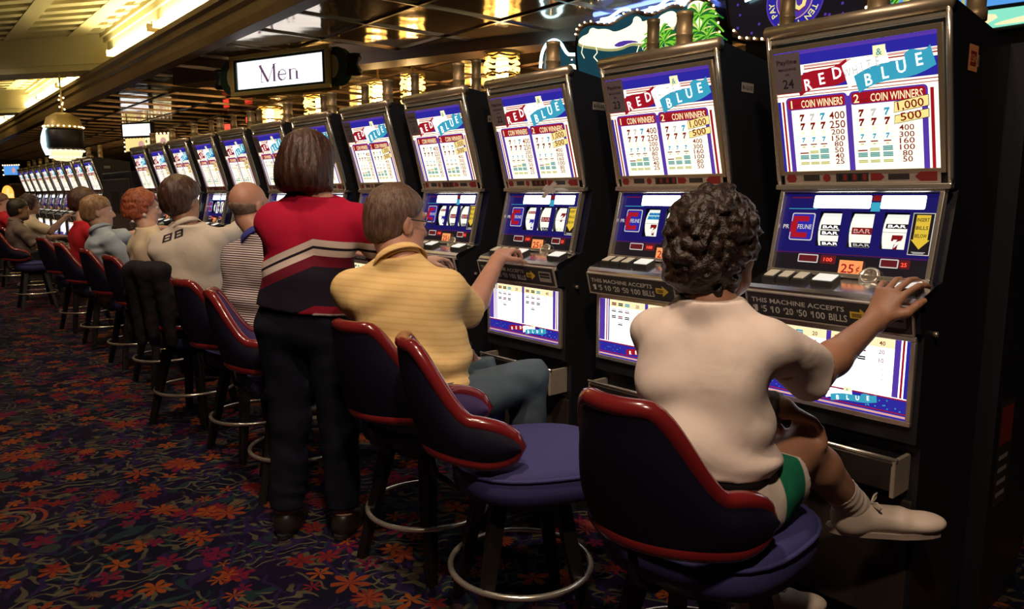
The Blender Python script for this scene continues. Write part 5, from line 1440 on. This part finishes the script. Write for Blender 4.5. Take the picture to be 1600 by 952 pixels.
# --- bald man in stripes
dsp = dict(pelvis=(1.36, 3.63, .63), chest=(1.40, 3.575, 1.06), head=(1.385, 3.655, 1.262), sl=(1.325, 3.715, 1.03), sr=(1.475, 3.42, 1.03), face=(.93, .36, -.08), pside=(-.2, 1, 0), hs=1.0, bulk=1.05, vox=.007, skin=SKR,
    arm_r=dict(el=(1.64, 3.40, .85), wr=(1.83, 3.50, 1.02), hd=(.85, .2, .25), pn=(.2, 0, -1)), arm_l=dict(el=(1.47, 3.88, .84), wr=(1.69, 3.82, .80), hd=(1, -.1, 0), pn=(0, 0, -1)),
    leg_r=dict(kn=(1.76, 3.50, .61), an=(1.52, 3.50, .27), to=(1.65, 3.47, .22)), leg_l=dict(kn=(1.76, 3.78, .62), an=(1.68, 3.75, .25), to=(1.81, 3.76, .20)),
    hair=dict(style='fringe', mat=hair_mat('short_grey_fringe', (.12, .075, .055), (.24, .16, .12), 120)),
    clothes=dict(shirt=dict(mat=stripe_mat(), g=.018, slv=.9, slr=.074, hem=-.05, fold=.007, neck=.030, label='white polo shirt with fine navy stripes'), collar=BLUEC, pants=dict(mat=DARK, waist=.03), shoe=SHOED, sole=SOLE, sock=SOCKW))
pd = person('person: bald man in navy-striped white polo with a blue collar', dsp)

# --- person in the off-white jacket, arm stretched out
def jacket_mat():
    m = cloth_mat('off_white_jacket_lettered', (.56, .49, .41)); nt = m.node_tree; g = N(nt); b = nt.nodes['Principled BSDF']
    x, y, z = g.sep(g('TexCoord').outputs['Object']); src = b.inputs['Base Color'].links[0].from_socket
    a = g.m('ADD', g.m('MULTIPLY', g.m('SUBTRACT', x, 1.31), .75), g.m('MULTIPLY', g.m('SUBTRACT', y, 4.41), -.66))
    zz = g.m('SUBTRACT', z, g.m('MULTIPLY', a, .35))
    def win(v, lo, hi): return g.m('MULTIPLY', g.step(v, lo-.002, lo+.002), g.step(v, hi+.002, hi-.002))
    back = g.step(g.m('ADD', g.m('MULTIPLY', g.m('SUBTRACT', x, 1.31), .66), g.m('MULTIPLY', g.m('SUBTRACT', y, 4.41), .75)), -.02, -.03)
    box = g.m('ADD', win(a, -.095, -.045), win(a, -.030, .020)); hole = g.m('ADD', win(a, -.082, -.058), win(a, -.017, .007))
    hole = g.m('MULTIPLY', hole, g.m('ADD', win(zz, 1.098, 1.106), win(zz, 1.113, 1.121), clamp=True) if False else g.m('ADD', win(zz, 1.098, 1.106), win(zz, 1.114, 1.122)))
    ltr = g.m('MULTIPLY', g.m('MULTIPLY', g.m('SUBTRACT', box, hole, clamp=True), win(zz, 1.088, 1.132)), back)
    g.link(g.mix(ltr, src, (.03, .02, .03)), b.inputs['Base Color']); return m
esp = dict(pelvis=(1.30, 4.46, .63), chest=(1.315, 4.405, 1.085), head=(1.305, 4.465, 1.285), sl=(1.20, 4.51, 1.05), sr=(1.42, 4.315, 1.075), face=(.86, .50, -.05), hs=1.0, bulk=1.08, vox=.0075, skin=SK,
    arm_r=dict(el=(1.57, 4.47, 1.085), wr=(1.72, 4.66, 1.15), hd=(.7, .6, .2), pn=(.2, 0, -1)), arm_l=dict(el=(1.30, 4.75, .85), wr=(1.52, 4.78, .88), hd=(1, 0, 0), pn=(0, 0, -1)),
    leg_r=dict(kn=(1.66, 4.60, .62), an=(1.62, 4.60, .24), to=(1.74, 4.66, .19)), leg_l=dict(kn=(1.56, 4.76, .62), an=(1.50, 4.74, .24), to=(1.61, 4.82, .19)),
    hair=dict(style='short', mat=hair_mat('dark_brown_hair', (.020, .008, .005), (.085, .036, .020), 90), vol=.026, amp=.010, nape=-.105, front=.05),
    clothes=dict(shirt=dict(mat=jacket_mat(), g=.028, long=True, hem=-.02, fold=.010, neck=.030, label='off-white jacket with dark lettering on the back'), collar=JACK, pants=dict(mat=DARK, waist=.03), shoe=SHOED, sole=M['rubber']))
pe = person('person: brown-haired player in an off-white jacket stretching out an arm', esp)

far = []
fsp = seated((1.40, 5.55, .63), (1.385, 5.53, 1.04), (1.375, 5.58, 1.232), 2, sw=.155, fem=1, hs=.97, vox=.008, skin=SKP, face=(.98, -.15, -.06),
    hair=dict(style='curly', mat=hair_mat('red_hair', (.16, .030, .010), (.42, .11, .045), 80, (1, 1, .6)), vol=.020, amp=.012, nape=-.085, f1=24),
    clothes=dict(shirt=dict(mat=CREAM, g=.020, slv=.9, slr=.074, hem=-.02, fold=.006, label='cream knit top'), pants=dict(mat=KHAKI, waist=.05), shoe=SHOED))
pf = person('person: red-haired woman in a cream top with a pearl earring', fsp)
f, l, u, *_ = fsp['_f']; b = MB(); b.sphere(A(fsp['head'])+(f*.0-l*.084-u*.048)*.97, .013, LACE, 10, 8); b.build('earring', pf)
gsp = seated((1.30, 6.38, .62), (1.275, 6.36, 1.0), (1.255, 6.40, 1.19), 3, sw=.175, vox=.009, bulk=1.05, skin=SKP, face=(.98, -.12, .0),
    arm_l=dict(el=(1.50, 6.56, .99), wr=(1.74, 6.52, 1.05), hd=(1, 0, .1), pn=(0, 0, -1)), arm_r=dict(el=(1.40, 6.14, .79), wr=(1.63, 6.19, .735), hd=(1, .05, -.1), pn=(0, 0, -1)),
    hair=dict(style='short', mat=hair_mat('sandy_hair', (.16, .075, .030), (.33, .19, .09), 90), vol=.012, amp=.010, nape=-.085, front=.05),
    clothes=dict(shirt=dict(mat=LBLUE, g=.018, slv=.92, slr=.075, hem=-.04, fold=.007, label='light blue short-sleeved shirt'), collar=LBLUE, pants=dict(mat=KHAKI, waist=.05), shoe=SHOED))
person('person: sandy-haired man in a light blue shirt, seen in profile', gsp)
hsp = seated((1.36, 7.36, .63), (1.33, 7.34, 1.04), (1.36, 7.43, 1.245), 5, sw=.17, vox=.011, skin=SKP,
    hair=dict(style='short', mat=hair_mat('brown_hair_far', (.03, .012, .008), (.10, .04, .02)), vol=.022, amp=.008), clothes=dict(shirt=dict(mat=REDC, g=.02, slv=.9, slr=.075, hem=-.04), pants=dict(mat=DARK, waist=.05), shoe=SHOED))
person('person: player in a red shirt behind the man in light blue', hsp)
isp = seated((1.22, 10.3, .60), (1.17, 10.3, .96), (1.21, 10.3, 1.15), 2, sw=.175, vox=.010, skin=SKD, face=(1, .05, .0),
    arm_r=dict(el=(1.33, 10.07, .75), wr=(1.57, 10.10, .70), hd=(1, 0, -.1), pn=(0, 0, -1)),
    hair=dict(style='short', mat=hair_mat('black_hair_far', (.010, .007, .006), (.035, .022, .016)), vol=.012, amp=.006), clothes=dict(shirt=dict(mat=GREY, g=.018, slv=.9, slr=.075, hem=-.04, fold=.006), collar=GREY, pants=dict(mat=DARK, waist=.05), shoe=SHOED))
person('person: dark-haired man in a grey shirt leaning back at the far left', isp)
jsp = seated((1.46, 11.2, .60), (1.43, 11.2, 1.0), (1.45, 11.22, 1.20), 0, sw=.155, vox=.010, fem=1, hs=.97, skin=SKD,
    arm_r=dict(el=(1.60, 11.0, .86), wr=(1.80, 11.02, 1.05), hd=(.8, 0, .5), pn=(.5, 0, -.8)),
    hair=dict(style='curly', mat=hair_mat('dark_curls_far', (.02, .006, .004), (.07, .025, .012)), vol=.025, amp=.014, nape=-.10), clothes=dict(shirt=dict(mat=CREAM, g=.018, slv=.9, slr=.07, hem=-.02), pants=dict(mat=KHAKI, waist=.08), shoe=SHOED))
person('person: dark-haired woman in a pale top raising one hand at the far left', jsp)
ksp = seated((1.36, 12.8, .62), (1.30, 12.8, 1.02), (1.30, 12.82, 1.22), 0, sw=.17, vox=.011, skin=SKR,
    hair=dict(style='short', mat=hair_mat('reddish_hair_far', (.10, .03, .015), (.22, .08, .04)), vol=.012, amp=.006), clothes=dict(shirt=dict(mat=REDC, g=.02, slv=.9, slr=.075, hem=-.04), pants=dict(mat=DARK, waist=.05), shoe=SHOED))
person('person: player in a red shirt at the far left edge', ksp)

# black jacket draped over a stool back
T = SDF()
cx, cy, an = 1.33, 4.52, R(38)
def SP(lx, ly, z): return A((cx+lx*math.cos(an)-ly*math.sin(an), cy+lx*math.sin(an)+ly*math.cos(an), z))
for i in range(7):
    ph = R(-66+22*i); zt = sh_top(ph)
    for off, z0, r in ((.055, .52+.05*(i % 2), .030), (-.045, .70, .026)):
        p, q = shell_pt(ph, zt-.01, off*.6), shell_pt(ph, z0, off)
        T.cone(SP(*p[:3]), SP(*q[:3]), .036, r, .05)
    p = shell_pt(ph, zt+.024, 0); T.ell(SP(*p), (.055, .055, .034), None, .05)
o = T.mesh('jacket', .008, [M['black_cloth']], None, lambda P, d: (d+.016*vnoise(P*A((16, 16, 7)))+.008*vnoise(P*34)).astype(np.float32), 1)
tag(o, 'black jacket draped over the back of a stool', 'jacket')

# ------------------------------------------------------------------ light
def lamp(name, loc, energy, col, size, blend=.6, spot=120, target=None):
    L = bpy.data.lights.new(name, 'SPOT'); L.energy = energy; L.color = col; L.shadow_soft_size = size; L.spot_size = R(spot); L.spot_blend = blend
    o = bpy.data.objects.new(name, L); COL.objects.link(o); o.location = loc
    if target is not None: o.rotation_euler = (Vector(target)-Vector(loc)).to_track_quat('-Z', 'Y').to_euler()
    return o
WARM = (1, .76, .55)
M['downl'] = emat('warm_downlight_lens', (1, .78, .55), 6.0)
for i, (x, y, e, tg) in enumerate(((.0, -.15, 230, (1.45, 1.1, .9)), (.55, 1.0, 170, (1.35, 2.2, .9)), (.65, 2.5, 130, (1.35, 3.7, .9)), (.65, 4.3, 130, (1.35, 5.4, .9)), (.35, 6.6, 130, (1.35, 7.6, .8)), (.35, 9.2, 130, (1.3, 10.4, .8)), (.35, 11.6, 130, (1.3, 12.8, .8)))):
    t = thing('ceiling_downlight', 'recessed warm downlight in the raised ceiling, %s along the aisle' % ord_[i], 'light', (x, y, HZ-.065), 0, 'recessed downlights over the aisle')
    b = MB(); b.lathe([(.085, .0), (.105, .0), (.105, .05), (.085, .05)], M['gold'], 20); b.build('trim_ring', t)
    b = MB(); b.lathe([(0, .02), (.085, .02), (.085, .03), (0, .03)], M['downl'], 20); b.build('lens', t)
    lamp('downlight', (x, y, HZ-.10), e, WARM, .10, 1.0, 105, tg)
W = bpy.data.worlds.new('world'); SC.world = W; W.use_nodes = True
W.node_tree.nodes['Background'].inputs[0].default_value = (.010, .008, .007, 1); W.node_tree.nodes['Background'].inputs[1].default_value = 1.0
